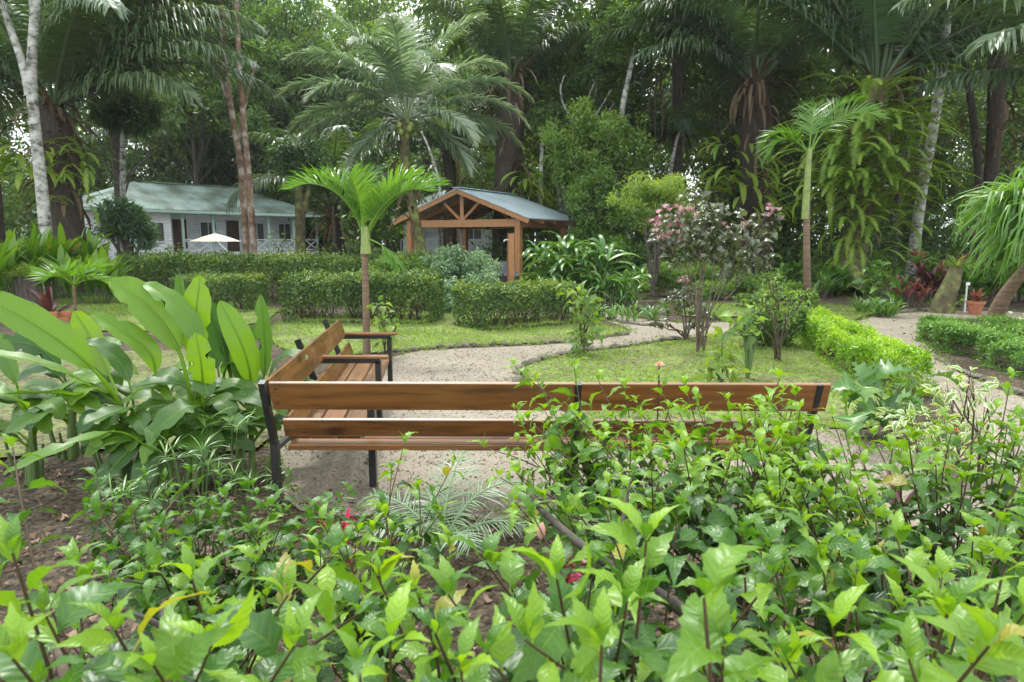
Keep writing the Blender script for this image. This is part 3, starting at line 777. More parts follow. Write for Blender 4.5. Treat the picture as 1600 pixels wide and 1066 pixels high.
# ------------------------------------------------------------------ the corner bench
def bench():
    T = .8; Yt = 3.87
    root = thing('corner_bench', 'L-shaped varnished wooden bench with black steel frame on the gravel', 'bench', (-1.4, 4.0, 0))
    ox, oy = -1.4, 4.0
    def board(name, a, b, w, h, mat, rot=0.0, label=None):
        """a plank from a to b; object origin at its centre, X along it"""
        a, b = np.asarray(a, float), np.asarray(b, float); L = np.linalg.norm(b - a)
        g = G(); hx, hy, hz = L / 2, w / 2, h / 2; bv = .004
        # bevelled cross section
        sec = [(-hy + bv, -hz), (hy - bv, -hz), (hy, -hz + bv), (hy, hz - bv), (hy - bv, hz), (-hy + bv, hz), (-hy, hz - bv), (-hy, -hz + bv)]
        V = [(sx * hx, y, z) for sx in (-1, 1) for y, z in sec]
        g.add(V, [np.array([(i, (i + 1) % 8, 8 + (i + 1) % 8, 8 + i) for i in range(8)]), np.array([(7, 6, 5, 4, 3, 2, 1, 0), (8, 9, 10, 11, 12, 13, 14, 15)])])
        me = g.mesh(name, mat, smooth=False)
        x = nrm(b - a); y = nrm(np.cross(A(0, 0, 1), x)); z = np.cross(x, y)
        y2 = y * math.cos(rot) + z * math.sin(rot); z2 = -y * math.sin(rot) + z * math.cos(rot)
        return part(name, me, root, mtx((a + b) / 2 - A(ox, oy, 0), x, y2, z2), label)
    sl = math.atan2(.14, .42)
    XL, XR, XM = -1.385, 1.80, .375
    # near wing: runs along X, its back turned to the camera
    board('back_board', (XL, 3.90, .715), (XR, 3.86, .715), .028, .178, M['wood'], -(-sl) , 'wide upper back board seen from behind')
    board('back_board', (XL + .035, 3.985, .505), (XR - .05, 3.95, .505), .028, .115, M['wood'], sl)
    board('seat_board', (-1.31, 3.985, .40), (1.73, 3.95, .40), .13, .034, M['wood'])
    board('seat_board', (-.9, 4.16, .395), (1.73, 4.13, .395), .16, .034, M['wood'])
    board('seat_board', (-.9, 4.345, .395), (1.73, 4.315, .395), .16, .034, M['wood'])
    # side wing: runs away from the camera on the left
    def L_(y, off): # line of the side wing, off = distance to the right of the back
        return A(-1.40 - .345 * (y - 3.95) / 3.1 * 1.0 + off, y, 0)
    board('back_board', L_(3.93, .0) + A(0, 0, .715), L_(7.02, .0) + A(0, 0, .715), .028, .178, M['wood'], -sl, 'upper back board of the side wing')
    board('back_board', L_(4.02, .08) + A(0, 0, .505), L_(7.02, .08) + A(0, 0, .505), .028, .115, M['wood'], -sl)
    board('seat_board', L_(4.10, .12) + A(0, 0, .40), L_(7.02, .12) + A(0, 0, .40), .11, .034, M['wood'])
    board('seat_board', L_(4.10, .26) + A(0, 0, .40), L_(7.02, .26) + A(0, 0, .40), .14, .034, M['wood'])
    board('seat_board', L_(4.10, .415) + A(0, 0, .40), L_(7.02, .415) + A(0, 0, .40), .14, .034, M['wood'])
    def frame(o, fx, fy, arm, name='steel_frame', w=.05, front=True):
        """o foot of the back leg; (fx,fy) unit towards the seat's front"""
        g = G(); f = A(fx, fy, 0); o = np.asarray(o, float) - A(ox, oy, 0); s = .045; up = A(-fy, fx, 0)
        g.beam(o + f * .06, o + f * .05 + A(0, 0, .40), s, s, up=up)
        g.beam(o + f * .05 + A(0, 0, .39), o + f * -.105 + A(0, 0, .80), s, s * .8, up=up)
        g.beam(o + f * .06 + A(0, 0, .357), o + f * .56 + A(0, 0, .357), s * .8, s * .7)
        if front: g.beam(o + f * .55, o + f * .55 + A(0, 0, .62 if arm else .37), s, s, up=up)
        if arm: g.beam(o + f * -.02 + A(0, 0, .625), o + f * .565 + A(0, 0, .625), s, s * .8)
        part(name, g.mesh(name, M['steel'], smooth=False), root)
        if arm:
            board('armrest', o + A(ox, oy, 0) + f * -.01 + A(0, 0, .657), o + A(ox, oy, 0) + f * .63 + A(0, 0, .657), .085, .024, M['wood'])
    frame((-1.43, 3.985, 0), 0, 1, False, front=False)
    frame((XM, 3.955, 0), 0, 1, False)
    frame((XR - .06, 3.94, 0), 0, 1, False)
    fr = nrm(A(1, -.0, 0))
    frame(L_(5.58, -.065), fr[0], fr[1], True)
    frame(L_(7.0, -.065), fr[0], fr[1], True)
    g = G(); g.beam((.49, .36, 0), (.49, .36, .62), .045, .045, up=(1, 0, 0)); g.beam((.02, .36, .357), (.5, .36, .357), .036, .03)
    part('steel_leg', g.mesh('steel_leg', M['steel'], smooth=False), root)
    # screws on the backs
    sg = G(); 
    for x in (XL + .03, XM - .02, XM + .02, XR - .09):
        for z, y in ((.76, 3.862), (.67, 3.891)): 
            sg.tube([(x - ox, y - oy - .004, z), (x - ox, y - oy + .01, z)], .006, 6, cap=True)
    part('screws', sg.mesh('screws', M['steel']), root, kind='stuff')
bench()

# ------------------------------------------------------------------ pavilion
def pavilion():
    a = math.radians(28); r = A(math.sin(a), math.cos(a), 0); gdir = A(math.cos(a), -math.sin(a), 0); z1 = A(0, 0, 1)
    R0 = A(.71, 24.0, 0); Wd, Ln = 5.7, 3.9; O = R0 - gdir * Wd          # left eave corner
    root = thing('garden_pavilion', 'open timber pavilion with pale blue tin gable roof among the hedges', 'pavilion', O)
    def P(u, v, z): return gdir * u + r * v + z1 * z
    ez, rz = 2.33, 3.42; th = .03
    mats = [M['roofblue']]
    for nm, u0, u1 in (('roof_panel', -.05, Wd / 2), ('roof_panel', Wd + .05, Wd / 2)):
        g = G(); nseg = 8
        for k in range(nseg):
            f0, f1 = k / nseg, (k + 1) / nseg
            for (va, vb) in ((-.35, Ln / 2), (Ln / 2, Ln + .35)):
                c = [P(u0 + (u1 - u0) * f0, va, ez + (rz - ez) * f0), P(u0 + (u1 - u0) * f1, va, ez + (rz - ez) * f1), P(u0 + (u1 - u0) * f1, vb, ez + (rz - ez) * f1), P(u0 + (u1 - u0) * f0, vb, ez + (rz - ez) * f0)]
                top = [q + z1 * .03 for q in c]
                g.add(c + top, np.array([(0, 1, 2, 3), (7, 6, 5, 4), (0, 4, 5, 1), (1, 5, 6, 2), (2, 6, 7, 3), (3, 7, 4, 0)]))
        part(nm, g.mesh(nm, mats, smooth=False), root)
    g = G(); g.beam(P(Wd / 2, -.38, rz + .045), P(Wd / 2, Ln + .38, rz + .045), .3, .03); part('ridge_cap', g.mesh('ridge_cap', M['roofblue'], False), root)
    # rafters, each its own part
    for v in (-.3, .9, 1.95, 3.0, Ln + .3):
        for u0 in (0, Wd):
            g = G(); g.beam(P(u0, v, ez - .08), P(Wd / 2, v, rz - .08), .06 if -.1 < v < Ln else .05, .17); part('rafter', g.mesh('rafter', M['post'], False), root)
    for v in (0, Ln):
        for u in (.55, Wd - .55):
            g = G(); g.box(P(u, v, 1.05), (.2, .2, 2.1), rz=-a); part('post', g.mesh('post', M['post'], False), root)
        g = G(); g.beam(P(.45, v, 2.21), P(Wd - .45, v, 2.21), .15, .26); part('tie_beam', g.mesh('tie_beam', M['post'], False), root)
        g = G(); g.beam(P(Wd / 2, v, 2.34), P(Wd / 2, v, 3.25), .13, .13, up=(1, 0, 0)); part('king_post', g.mesh('king_post', M['post'], False), root)
        for s in (-1, 1):
            g = G(); g.beam(P(Wd / 2 + s * .08, v, 2.36), P(Wd / 2 + s * .75, v, 2.95), .09, .09); part('strut', g.mesh('strut', M['post'], False), root)
    for u in (.55, Wd - .55):
        g = G(); g.beam(P(u, .1, 2.2), P(u, Ln - .1, 2.2), .14, .22); part('side_beam', g.mesh('side_beam', M['post'], False), root)
    for k in range(5):
        for s in (0, 1):
            g = G(); f = (k + .5) / 5; u = (Wd / 2) * f if s == 0 else Wd - (Wd / 2) * f
            g.beam(P(u, -.3, ez + (rz - ez) * f - .0), P(u, Ln + .3, ez + (rz - ez) * f - .0), .06, .03); part('purlin', g.mesh('purlin', M['post'], False), root)
    # fan hanging from the ridge (a lifted-away thing)
    f = thing('ceiling_fan', 'small dark ceiling fan hanging inside the open pavilion', 'ceiling fan', O + P(Wd / 2, 1.9, 2.1))
    g = G(); g.tube([(0, 0, 0), (0, 0, 1.15)], .015, 6); g.tube([(0, 0, -.08), (0, 0, .06)], .09, 10, cap=True); part('rod', g.mesh('rod', M['steel']), f)
    for k in range(4):
        t = k * math.pi / 2 + .3; g = G(); g.beam((.1 * math.cos(t), .1 * math.sin(t), 0), (.65 * math.cos(t), .65 * math.sin(t), 0), .13, .012); part('blade', g.mesh('blade', M['darkdoor'], False), f)
    # short post with tap in front
    p0 = gz(798, 453); t = thing('tap_post', 'short square wooden post standing alone in front of the pavilion', 'post', p0)
    g = G(); g.box((0, 0, .9), (.18, .18, 1.8), rz=.3); part('post_body', g.mesh('post_body', M['post'], False), t)
    g = G(); g.box((0, 0, 1.82), (.2, .2, .03), rz=.3); part('cap', g.mesh('cap', M['post'], False), t)
    g = G(); g.tube([(-.08, -.05, 1.62), (-.2, -.1, 1.62), (-.22, -.11, 1.56)], .02, 6, cap=True); part('spout', g.mesh('spout', M['whiteplastic']), t)
    # sofa with cushions
    so = at(778, 436, 24.6); so[2] = 0
    s = thing('outdoor_sofa', 'dark woven sofa with grey striped cushions inside the pavilion', 'sofa', so)
    def rb(nm, c, d, mat): g = G(); g.box(c, d, rz=-.25); part(nm, g.mesh(nm, mat, False), s)
    rb('base', (0, 0, .2), (1.7, .8, .36), M['wicker']); rb('backrest', (.1, .42, .5), (1.7, .12, .6), M['wicker'])
    for k in range(3): rb('cushion', (-.55 + .55 * k, .0 - .14 * (k - 1), .45), (.52, .66, .13), M['cushion'])
    for k in range(3): rb('back_cushion', (-.47 + .55 * k, .32 - .14 * (k - 1), .68), (.5, .14, .36), M['cushion'])
pavilion()

# ------------------------------------------------------------------ houses
def louver_window(root, P, u, v, z, w, h, ud, depthn, rows=12):
    """window in the wall plane; P maps local to parent space"""
    g = G(); t = .07
    for (du, dz, ww, hh) in ((0, h / 2, w + t, t), (0, -h / 2, w + t, t), (-w / 2, 0, t, h), (w / 2, 0, t, h), (0, 0, t * .8, h)):
        a = P(u + du - ww / 2, v - .05, z + dz); b = P(u + du + ww / 2, v - .05, z + dz); g.beam(a, b, .06, hh)
    wn_ = part('window', g.mesh('window', M['white'], False), root)
    g = G(); g.beam(P(u - w / 2, v - .012, z), P(u + w / 2, v - .012, z), .012, h); part('pane', g.mesh('pane', M['glass'], False), wn_)
    g = G()
    for k in range(rows):
        zz = z - h / 2 + h * (k + .5) / rows; g.beam(P(u - w / 2 + .03, v - .045, zz), P(u + w / 2 - .03, v - .045, zz), .05, h / rows * .42)
    part('louvers', g.mesh('louvers', M['blinds'], False), wn_)
M['blinds'] = plain('grey_blinds', (.10, .12, .13), (.2, .22, .23), 3, rough=.4)

def house_left():
    A0 = A(-23.4, 38.6, 0); B0 = A(-14.0, 50.4, 0); L = np.linalg.norm(B0 - A0); u_ = (B0 - A0) / L; v_ = A(-u_[1], u_[0], 0)
    root = thing('white_cottage', 'long white clapboard cottage with green tin hip roof and railed porch', 'house', A0)
    def P(u, v, z): return u_ * u + v_ * v + A(0, 0, z)
    fz, wt, ez, rz, D = .85, 3.25, 3.42, 5.25, 7.0
    ang = math.atan2(u_[1], u_[0])
    def wall(nm, u0, u1, v0, v1, z0, z1_, mat):
        g = G(); g.box(P((u0 + u1) / 2, (v0 + v1) / 2, (z0 + z1_) / 2), (u1 - u0, v1 - v0, z1_ - z0), rz=ang); return part(nm, g.mesh(nm, mat, False), root)
    U = 4.6
    wall('wall', 0, U, 0, D, .25, wt, M['clap']); wall('wall', U + .003, L - .3, 1.9, D - .003, .25, wt - .003, M['clap'])
    wall('porch_floor', U + .003, L, -.05, 1.9, .62, fz, M['white'])
    # hip roof
    o = .55; E = [P(-o, -o, ez), P(L + o, -o, ez), P(L + o, D + o, ez), P(-o, D + o, ez)]; R1, R2 = P(4.2, D / 2, rz), P(L - 4.2, D / 2, rz)
    g = G(); V = E + [R1, R2] + [e - A(0, 0, .03) for e in E]
    g.add(V, [np.array([(0, 1, 5, 4), (2, 3, 4, 5)]), np.array([(1, 2, 5), (3, 0, 4)]), np.array([(6, 9, 8, 7)])])
    # local frame: rotate so that corrugation runs down the slope
    me = g.mesh('roof', M['roofgreen'], False)
    Rm = Matrix.Rotation(ang, 4, 'Z'); me.transform(Rm.inverted()); rf = part('roof', me, root, Rm)
    for i, j in ((0, 1), (1, 2), (2, 3), (3, 0)):
        g = G(); g.beam(E[i] - A(0, 0, .1), E[j] - A(0, 0, .1), .06, .16); part('fascia', g.mesh('fascia', M['mint'], False), root)
    for p in (E[0], E[1]):
        pass
    g = G(); g.beam(R1 + A(0, 0, .02), R2 + A(0, 0, .02), .3, .06); part('ridge_cap', g.mesh('ridge_cap', M['roofgreen'], False), root)
    wall('soffit', 0.01, L + .3, -.5, 1.88, ez - .16, ez - .12, M['white'])
    for i, u in enumerate(np.linspace(U + .7, L - .05, 6)):
        g = G(); g.box(P(u, 0, (fz + ez) / 2 - .06), (.13, .13, ez - fz - .12), rz=ang); c = part('porch_post', g.mesh('porch_post', M['mint'], False), root)
        g = G(); g.beam(P(u - .3, 0, ez - .2), P(u, 0, ez - .5), .06, .08); g.beam(P(u + .3, 0, ez - .2), P(u, 0, ez - .5), .06, .08); part('bracket', g.mesh('bracket', M['mint'], False), c)
    us = np.linspace(U + .7, L - .05, 6)
    for i in range(5):
        if i == 1: continue
        g = G(); a, b = us[i] + .07, us[i + 1] - .07
        g.beam(P(a, 0, fz + .8), P(b, 0, fz + .8), .07, .06); g.beam(P(a, 0, fz + .12), P(b, 0, fz + .12), .06, .06)
        m_ = (a + b) / 2
        for s, e in ((a, m_), (m_, b)):
            g.beam(P(s, 0, fz + .14), P(e, 0, fz + .78), .05, .05); g.beam(P(s, .05, fz + .78), P(e, .05, fz + .14), .05, .05)
        part('railing', g.mesh('railing', M['white'], False), root)
    g = G()
    for s in (us[1] + .1, us[2] - .1):
        g.beam(P(s, 0, fz + .8), P(s, -1.5, .85), .07, .06); g.beam(P(s, -1.5, 0), P(s, -1.5, .9), .07, .07, up=(1, 0, 0)); g.beam(P(s, 0, fz + .1), P(s, -1.5, .12), .05, .05)
    part('stair_rail', g.mesh('stair_rail', M['white'], False), root)
    for k in range(4): wall('step', us[1] + .15, us[2] - .15, -.35 * (k + 1), -.35 * k - .02, .05, fz - .18 * (k + 1), M['white'])
    # openings
    louver_window(root, P, 3.7, 0, 2.1, .9, 1.15, u_, v_)
    for u, w in ((7.9, 1.1), (11.4, 1.1), (13.6, 1.0)): louver_window(root, P, u, 1.9, 2.15, w, 1.3, u_, v_)
    for u in (6.0, 9.6):
        g = G(); g.beam(P(u - .45, 1.86, 1.9), P(u + .45, 1.86, 1.9), .06, 2.05); d = part('door', g.mesh('door', M['darkdoor'], False), root)
        g = G(); 
        for s in (-.5, .5): g.beam(P(u + s, 1.84, fz + .02), P(u + s, 1.84, 2.98), .07, .08, up=(1, 0, 0))
        g.beam(P(u - .5, 1.84, 3.0), P(u + .5, 1.84, 3.0), .07, .08); part('door_frame', g.mesh('door_frame', M['white'], False), d)
house_left()

def house_back():
    A0 = A(-6.35, 39.5, 0)
    root = thing('small_white_cottage', 'small white cottage with mint porch posts seen through the pavilion', 'house', A0)
    W_, fz, ez = 5.2, .86, 3.2
    def P(u, v, z): return A(u, v, z)
    def wall(nm, c, d, mat): g = G(); g.box(c, d); return part(nm, g.mesh(nm, mat, False), root)
    wall('wall', (W_ / 2, 4.0, 1.75), (W_, 5, 3.0), M['clap'])
    wall('porch_floor', (W_ / 2, .75, .62), (W_, 1.5, .46), M['white'])
    g = G(); o = .6; e = [A(-o, -o, ez), A(W_ + o, -o, ez), A(W_ + o, 7, ez), A(-o, 7, ez)]; r1, r2 = A(2.2, 3.2, 4.6), A(W_ - 2.2, 3.2, 4.6)
    g.add(e + [r1, r2], [np.array([(0, 1, 5, 4), (2, 3, 4, 5), (3, 2, 1, 0)]), np.array([(1, 2, 5), (3, 0, 4)])]); part('roof', g.mesh('roof', M['roofgreen'], False), root)
    g = G(); g.beam((-o, -o, ez - .08), (W_ + o, -o, ez - .08), .06, .16); part('fascia', g.mesh('fascia', M['mint'], False), root)
    for u in (1.35, 3.15, 5.1):
        wall('porch_post', (u, .05, (fz + ez) / 2), (.12, .12, ez - fz), M['mint'])
    for a, b in ((.05, 2.0), (3.0, 5.1)):
        g = G(); g.beam((a, .05, fz + .8), (b, .05, fz + .8), .07, .06); g.beam((a, .05, fz + .1), (b, .05, fz + .1), .06, .05)
        rl = part('railing', g.mesh('railing', M['white'], False), root)
        g = G(); k = int((b - a) / .14)
        for i in range(k + 1): x = a + (b - a) * i / k; g.beam((x, .05, fz + .1), (x, .05, fz + .78), .045, .045, up=(1, 0, 0))
        part('balusters', g.mesh('balusters', M['white'], False), rl)
    g = G()
    for x in (2.1, 2.95): g.beam((x, 0, fz + .8), (x + (.25 if x > 2.5 else .15), -1.3, .7), .08, .07); g.beam((x + .2, -1.3, 0), (x + .2, -1.3, .75), .07, .07, up=(1, 0, 0))
    part('stair_rail', g.mesh('stair_rail', M['mint'], False), root)
    for k in range(4): wall('step', (2.55, -.17 - .34 * k, (fz - .2 * (k + 1)) / 2 + .02), (.8, .32, fz - .2 * (k + 1)), M['white'])
    for u in (.75, 4.1): louver_window(root, P, u, 1.5, 2.15, .95, 1.1, None, None)
    g = G(); g.beam((2.1, 1.46, 1.88), (2.95, 1.46, 1.88), .06, 2.0); part('door', g.mesh('door', M['darkdoor'], False), root)
house_back()

def far_hut():
    o = at(1405, 340, 48); x, y = o[0], o[1]
    root = thing('green_roofed_hut', 'hut with faded green roof half hidden behind the forest at right', 'hut', (x, y, 0))
    g = G(); g.add([(-2, -1.5, 2.9), (2.3, -1.5, 3.0), (2.1, 2.2, 4.0), (-1.2, 2.2, 4.0), (2.3, 5, 2.9), (-2, 5, 2.9)], np.array([(0, 1, 2, 3), (3, 2, 4, 5)])); part('roof', g.mesh('roof', M['mint'], False), root)
    g = G(); g.box((0, 1.6, 1.4), (3.6, 4.5, 2.8)); part('wall', g.mesh('wall', M['darkdoor'], False), root)
    for u in (-1.9, -.6, .7, 2.0):
        g = G(); g.box((u, -1.3, 1.45), (.1, .1, 2.9)); part('post', g.mesh('post', M['white'], False), root)
    g = G(); g.beam((-1.9, -1.3, 1.3), (2.0, -1.3, 1.3), .05, .07)
    for k in range(3):
        a = -1.9 + 1.3 * k; g.beam((a, -1.3, .6), (a + 1.3, -1.3, 1.28), .04, .05); g.beam((a, -1.26, 1.28), (a + 1.3, -1.26, .6), .04, .05)
    part('railing', g.mesh('railing', M['white'], False), root)
far_hut()

# umbrella on the lawn of the cottage
def parasol():
    o = at(337, 378, 34.0); o[2] = 0
    root = thing('patio_umbrella', 'open cream canvas umbrella over a dark table before the white cottage', 'umbrella', o)
    R, z0, z1_ = 1.25, 1.55, 1.95; n = 8
    for k in range(n):
        a, b = 2 * math.pi * k / n, 2 * math.pi * (k + 1) / n
        g = G(); m_ = (a + b) / 2
        V = [(0, 0, z1_), (R * .5 * math.cos(a), R * .5 * math.sin(a), (z0 + z1_) / 2 + .03), (R * .5 * math.cos(b), R * .5 * math.sin(b), (z0 + z1_) / 2 + .03), (R * math.cos(a), R * math.sin(a), z0), (R * .93 * math.cos(m_), R * .93 * math.sin(m_), z0 + .01), (R * math.cos(b), R * math.sin(b), z0)]
        g.add(V, [np.array([(1, 3, 4), (1, 4, 2), (2, 4, 5)]), np.array([(0, 1, 2)])]); part('canopy_panel', g.mesh('canopy_panel', M['cream'], False), root)
    g = G(); g.tube([(0, 0, 0), (0, 0, z1_ + .08)], .025, 8, cap=True); part('pole', g.mesh('pole', M['white']), root)
    t = thing('patio_table', 'small dark round table under the cream umbrella', 'table', o)
    g = G(); g.tube([(0, 0, .70), (0, 0, .74)], .5, 16, cap=True); part('tabletop', g.mesh('tabletop', M['steel']), t)
    for k in range(3):
        c = 2 * math.pi * k / 3 + .5; g = G(); g.tube([(.08, 0, .7), (.4, 0, .0)], .02, 5); me = g.mesh('leg', M['steel']); part('leg', me, t, Matrix.Rotation(c, 4, 'Z'))
    for (dx, dy, lb) in ((-.85, .1, 'dark metal chair left of the umbrella table'), (.95, -.2, 'dark metal chair right of the umbrella table')):
        c = thing('patio_chair', lb, 'chair', o + A(dx, dy, 0), 'chairs at the umbrella table')
        s = 1 if dx > 0 else -1
        g = G(); g.box((0, 0, .44), (.45, .45, .03)); part('seat', g.mesh('seat', M['steel'], False), c)
        g = G(); g.tube([(s * .2, -.2, .44), (s * .26, -.2, .9), (s * .26, .2, .9), (s * .2, .2, .44)], .02, 5)
        for k in range(3): g.beam((s * .25, -.1 + .1 * k, .45), (s * .26, -.1 + .1 * k, .9), .02, .02, up=(0, 1, 0))
        part('backrest', g.mesh('backrest', M['steel']), c)
        for i in (-.2, .2):
            for j in (-.2, .2): g = G(); g.tube([(i, j, .43), (i * 1.15, j * 1.15, 0)], .014, 5); part('leg', g.mesh('leg', M['steel']), c)
parasol()

# ------------------------------------------------------------------ hedges
def hedge(label, path, w, h, mat, n, size=.045, seed=1, rough=.07, group='clipped hedges', tm=DIA, tsp=.6, tint=.42, taper=0.0):
    rng = np.random.default_rng(seed)
    P = np.asarray(path, float)[:, :2]; seg = np.linalg.norm(np.diff(P, axis=0), axis=1); cum = np.r_[0, np.cumsum(seg)]; L = cum[-1]
    def pt(s):
        x = np.interp(s, cum, P[:, 0]); y = np.interp(s, cum, P[:, 1])
        x2 = np.interp(np.minimum(s + .05, L), cum, P[:, 0]) - np.interp(np.maximum(s - .05, 0), cum, P[:, 0]); y2 = np.interp(np.minimum(s + .05, L), cum, P[:, 1]) - np.interp(np.maximum(s - .05, 0), cum, P[:, 1])
        t = nrm(np.stack([x2, y2], 1)); return x, y, t
    root = thing('hedge', label, 'hedge', (P[0][0], P[0][1], 0), group)
    g = G()
    s = -.06 + rng.random(n) * (L + .12); th = rng.uniform(-.12, math.pi + .12, n); dep = np.where(rng.random(n) < .72, 1 + .05 * rng.normal(size=n), rng.uniform(.55, .97, n)); dep = np.where(rng.random(n) < .015, rng.uniform(1.04, 1.16, n), dep)
    c, sn = np.cos(th), np.sin(th); ex = .27
    cx = np.sign(c) * np.abs(c) ** ex; sz_ = np.sign(sn) * np.abs(sn) ** ex
    # rounding of the ends
    e = np.clip(np.minimum(s + .06, L + .06 - s) / (w * .35), 0, 1); k = np.sqrt(1 - (1 - e) ** 2) * .25 + .75
    bump = 1 + rough * (np.sin(s * 5.1 + 1) * .5 + np.sin(s * 11.3 + th * 3) * .4 + np.sin(s * 2.3 + th * 2) * .6)
    x, y, t = pt(np.clip(s, 0, L)); over = s - np.clip(s, 0, L)
    nx, ny = -t[:, 1], t[:, 0]
    off = cx * w / 2 * dep * k * bump; hz = np.maximum(.02, sz_ * h * dep * (.9 + .1 * k) * (1 + (bump - 1) * .6)) * (1 - taper * s / L)
    # some leaves on the end faces
    O = np.stack([x + nx * off + t[:, 0] * over, y + ny * off + t[:, 1] * over, hz], 1)
    ends = rng.random(n) < min(.18, w / (L + w) * .4)
    m_ = ends.sum(); se = rng.choice([0, L], m_); ex_, ey_, te = pt(se)
    sg = np.where(se > 0, 1, -1)[:, None]; o2 = rng.uniform(-1, 1, m_)[:, None] * w / 2 * .95; nn = np.stack([-te[:, 1], te[:, 0]], 1)
    O[ends, :2] = np.stack([ex_, ey_], 1) + nn * o2 + te * sg * (.05 + .03 * rng.normal(size=(m_, 1))); O[ends, 2] = rng.random(m_) * h * .95
    outw = np.stack([nx * c, ny * c, sn], 1); outw[ends] = np.column_stack([te * sg, np.zeros(m_)])
    d = nrm(outw * .45 + rng.normal(size=(n, 3)) * .75 + A(0, 0, .25)); up = nrm(outw + rng.normal(size=(n, 3)) * .45 + A(0, 0, .4))
    gap = np.sin(s * 8.3 + 2 * np.sin(th * 3)) * np.sin(th * 4.1 + s * 2.7) + .35 * rng.normal(size=n)
    X, Y, Z = axes(d, up, size * rng.uniform(.6, 1.3, n) * np.where((gap < -.62) & (dep > .9), .25, 1))
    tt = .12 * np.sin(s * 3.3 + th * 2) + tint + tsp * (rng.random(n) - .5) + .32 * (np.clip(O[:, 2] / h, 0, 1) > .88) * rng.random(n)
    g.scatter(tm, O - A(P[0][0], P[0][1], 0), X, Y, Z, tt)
    part('foliage', g.mesh('foliage', mat), root, kind='stuff')
    g = G(); kk = int(L * 6) + 6
    for i in range(kk):
        s0 = rng.random() * L; x, y, t = pt(np.array([s0])); b = A(x[0] - P[0][0], y[0] - P[0][1], 0) + A(-t[0][1], t[0][0], 0) * rng.uniform(-.15, .15) * w
        for j in range(5):
            e_ = b + A(-t[0][1], t[0][0], 0) * rng.uniform(-.45, .45) * w + A(t[0][0], t[0][1], 0) * rng.uniform(-.2, .2) + A(0, 0, h * rng.uniform(.5, .92))
            g.tube([b, (b + e_) / 2 + rng.normal(size=3) * .03, e_], [.012, .008, .004], 4)
    part('branches', g.mesh('branches', M['twig']), root, kind='stuff')
    return root
hedge('squared green hedge just behind the young palm trunk at centre left', [gz(450, 505) + A(0, .65, 0), gz(672, 508) + A(0, .65, 0)], 1.35, .88, M['hedge'], 24000, .06, 1, tsp=.8, rough=.07)
hedge('short square hedge with red buds in front of the pavilion', [gz(735, 520) + A(0, .6, 0), gz(880, 508) + A(0, .7, 0)], 1.2, .74, M['hedge'], 16000, .06, 2, tsp=.8, rough=.06)
hedge('long tall hedge running below the green-roofed cottage', [at(215, 470, 19.6) * A(1, 1, 0), at(400, 470, 18.6) * A(1, 1, 0), at(560, 470, 17.9) * A(1, 1, 0)], 1.3, 1.15, M['hedge'], 26000, .075, 3, tsp=.8, rough=.07)
hedge('low rounded hedge behind the big banana-like leaves', [gz(285, 486) + A(0, .4, 0), gz(388, 488) + A(0, .4, 0)], 1.2, .76, M['hedge'], 12000, .06, 4, tint=.5, rough=.07)
hedge('tall back hedge between the cottage and pavilion', [at(575, 470, 20.5) * A(1, 1, 0), at(720, 470, 20.2) * A(1, 1, 0)], 1.4, 1.15, M['hedge'], 12000, .06, 6, rough=.16)
hedge('bright lime green low hedge slanting beside the right path', [gz(1262, 530) + A(.05, .2, 0), gz(1312, 566) + A(.05, .15, 0), gz(1368, 600) + A(.05, .1, 0), gz(1425, 622) + A(0, .1, 0)], .46, .45, M['lime'], 20000, .045, 7, rough=.12, tsp=.5, tint=.5)
hedge('dark green low box hedge along the right edge of the path', [gz(1446, 536) + A(.72, .3, 0), gz(1520, 566) + A(.72, .3, 0), gz(1640, 608) + A(.72, .3, 0)], 1.2, .36, M['boxh'], 30000, .045, 8, rough=.2, tsp=.8)

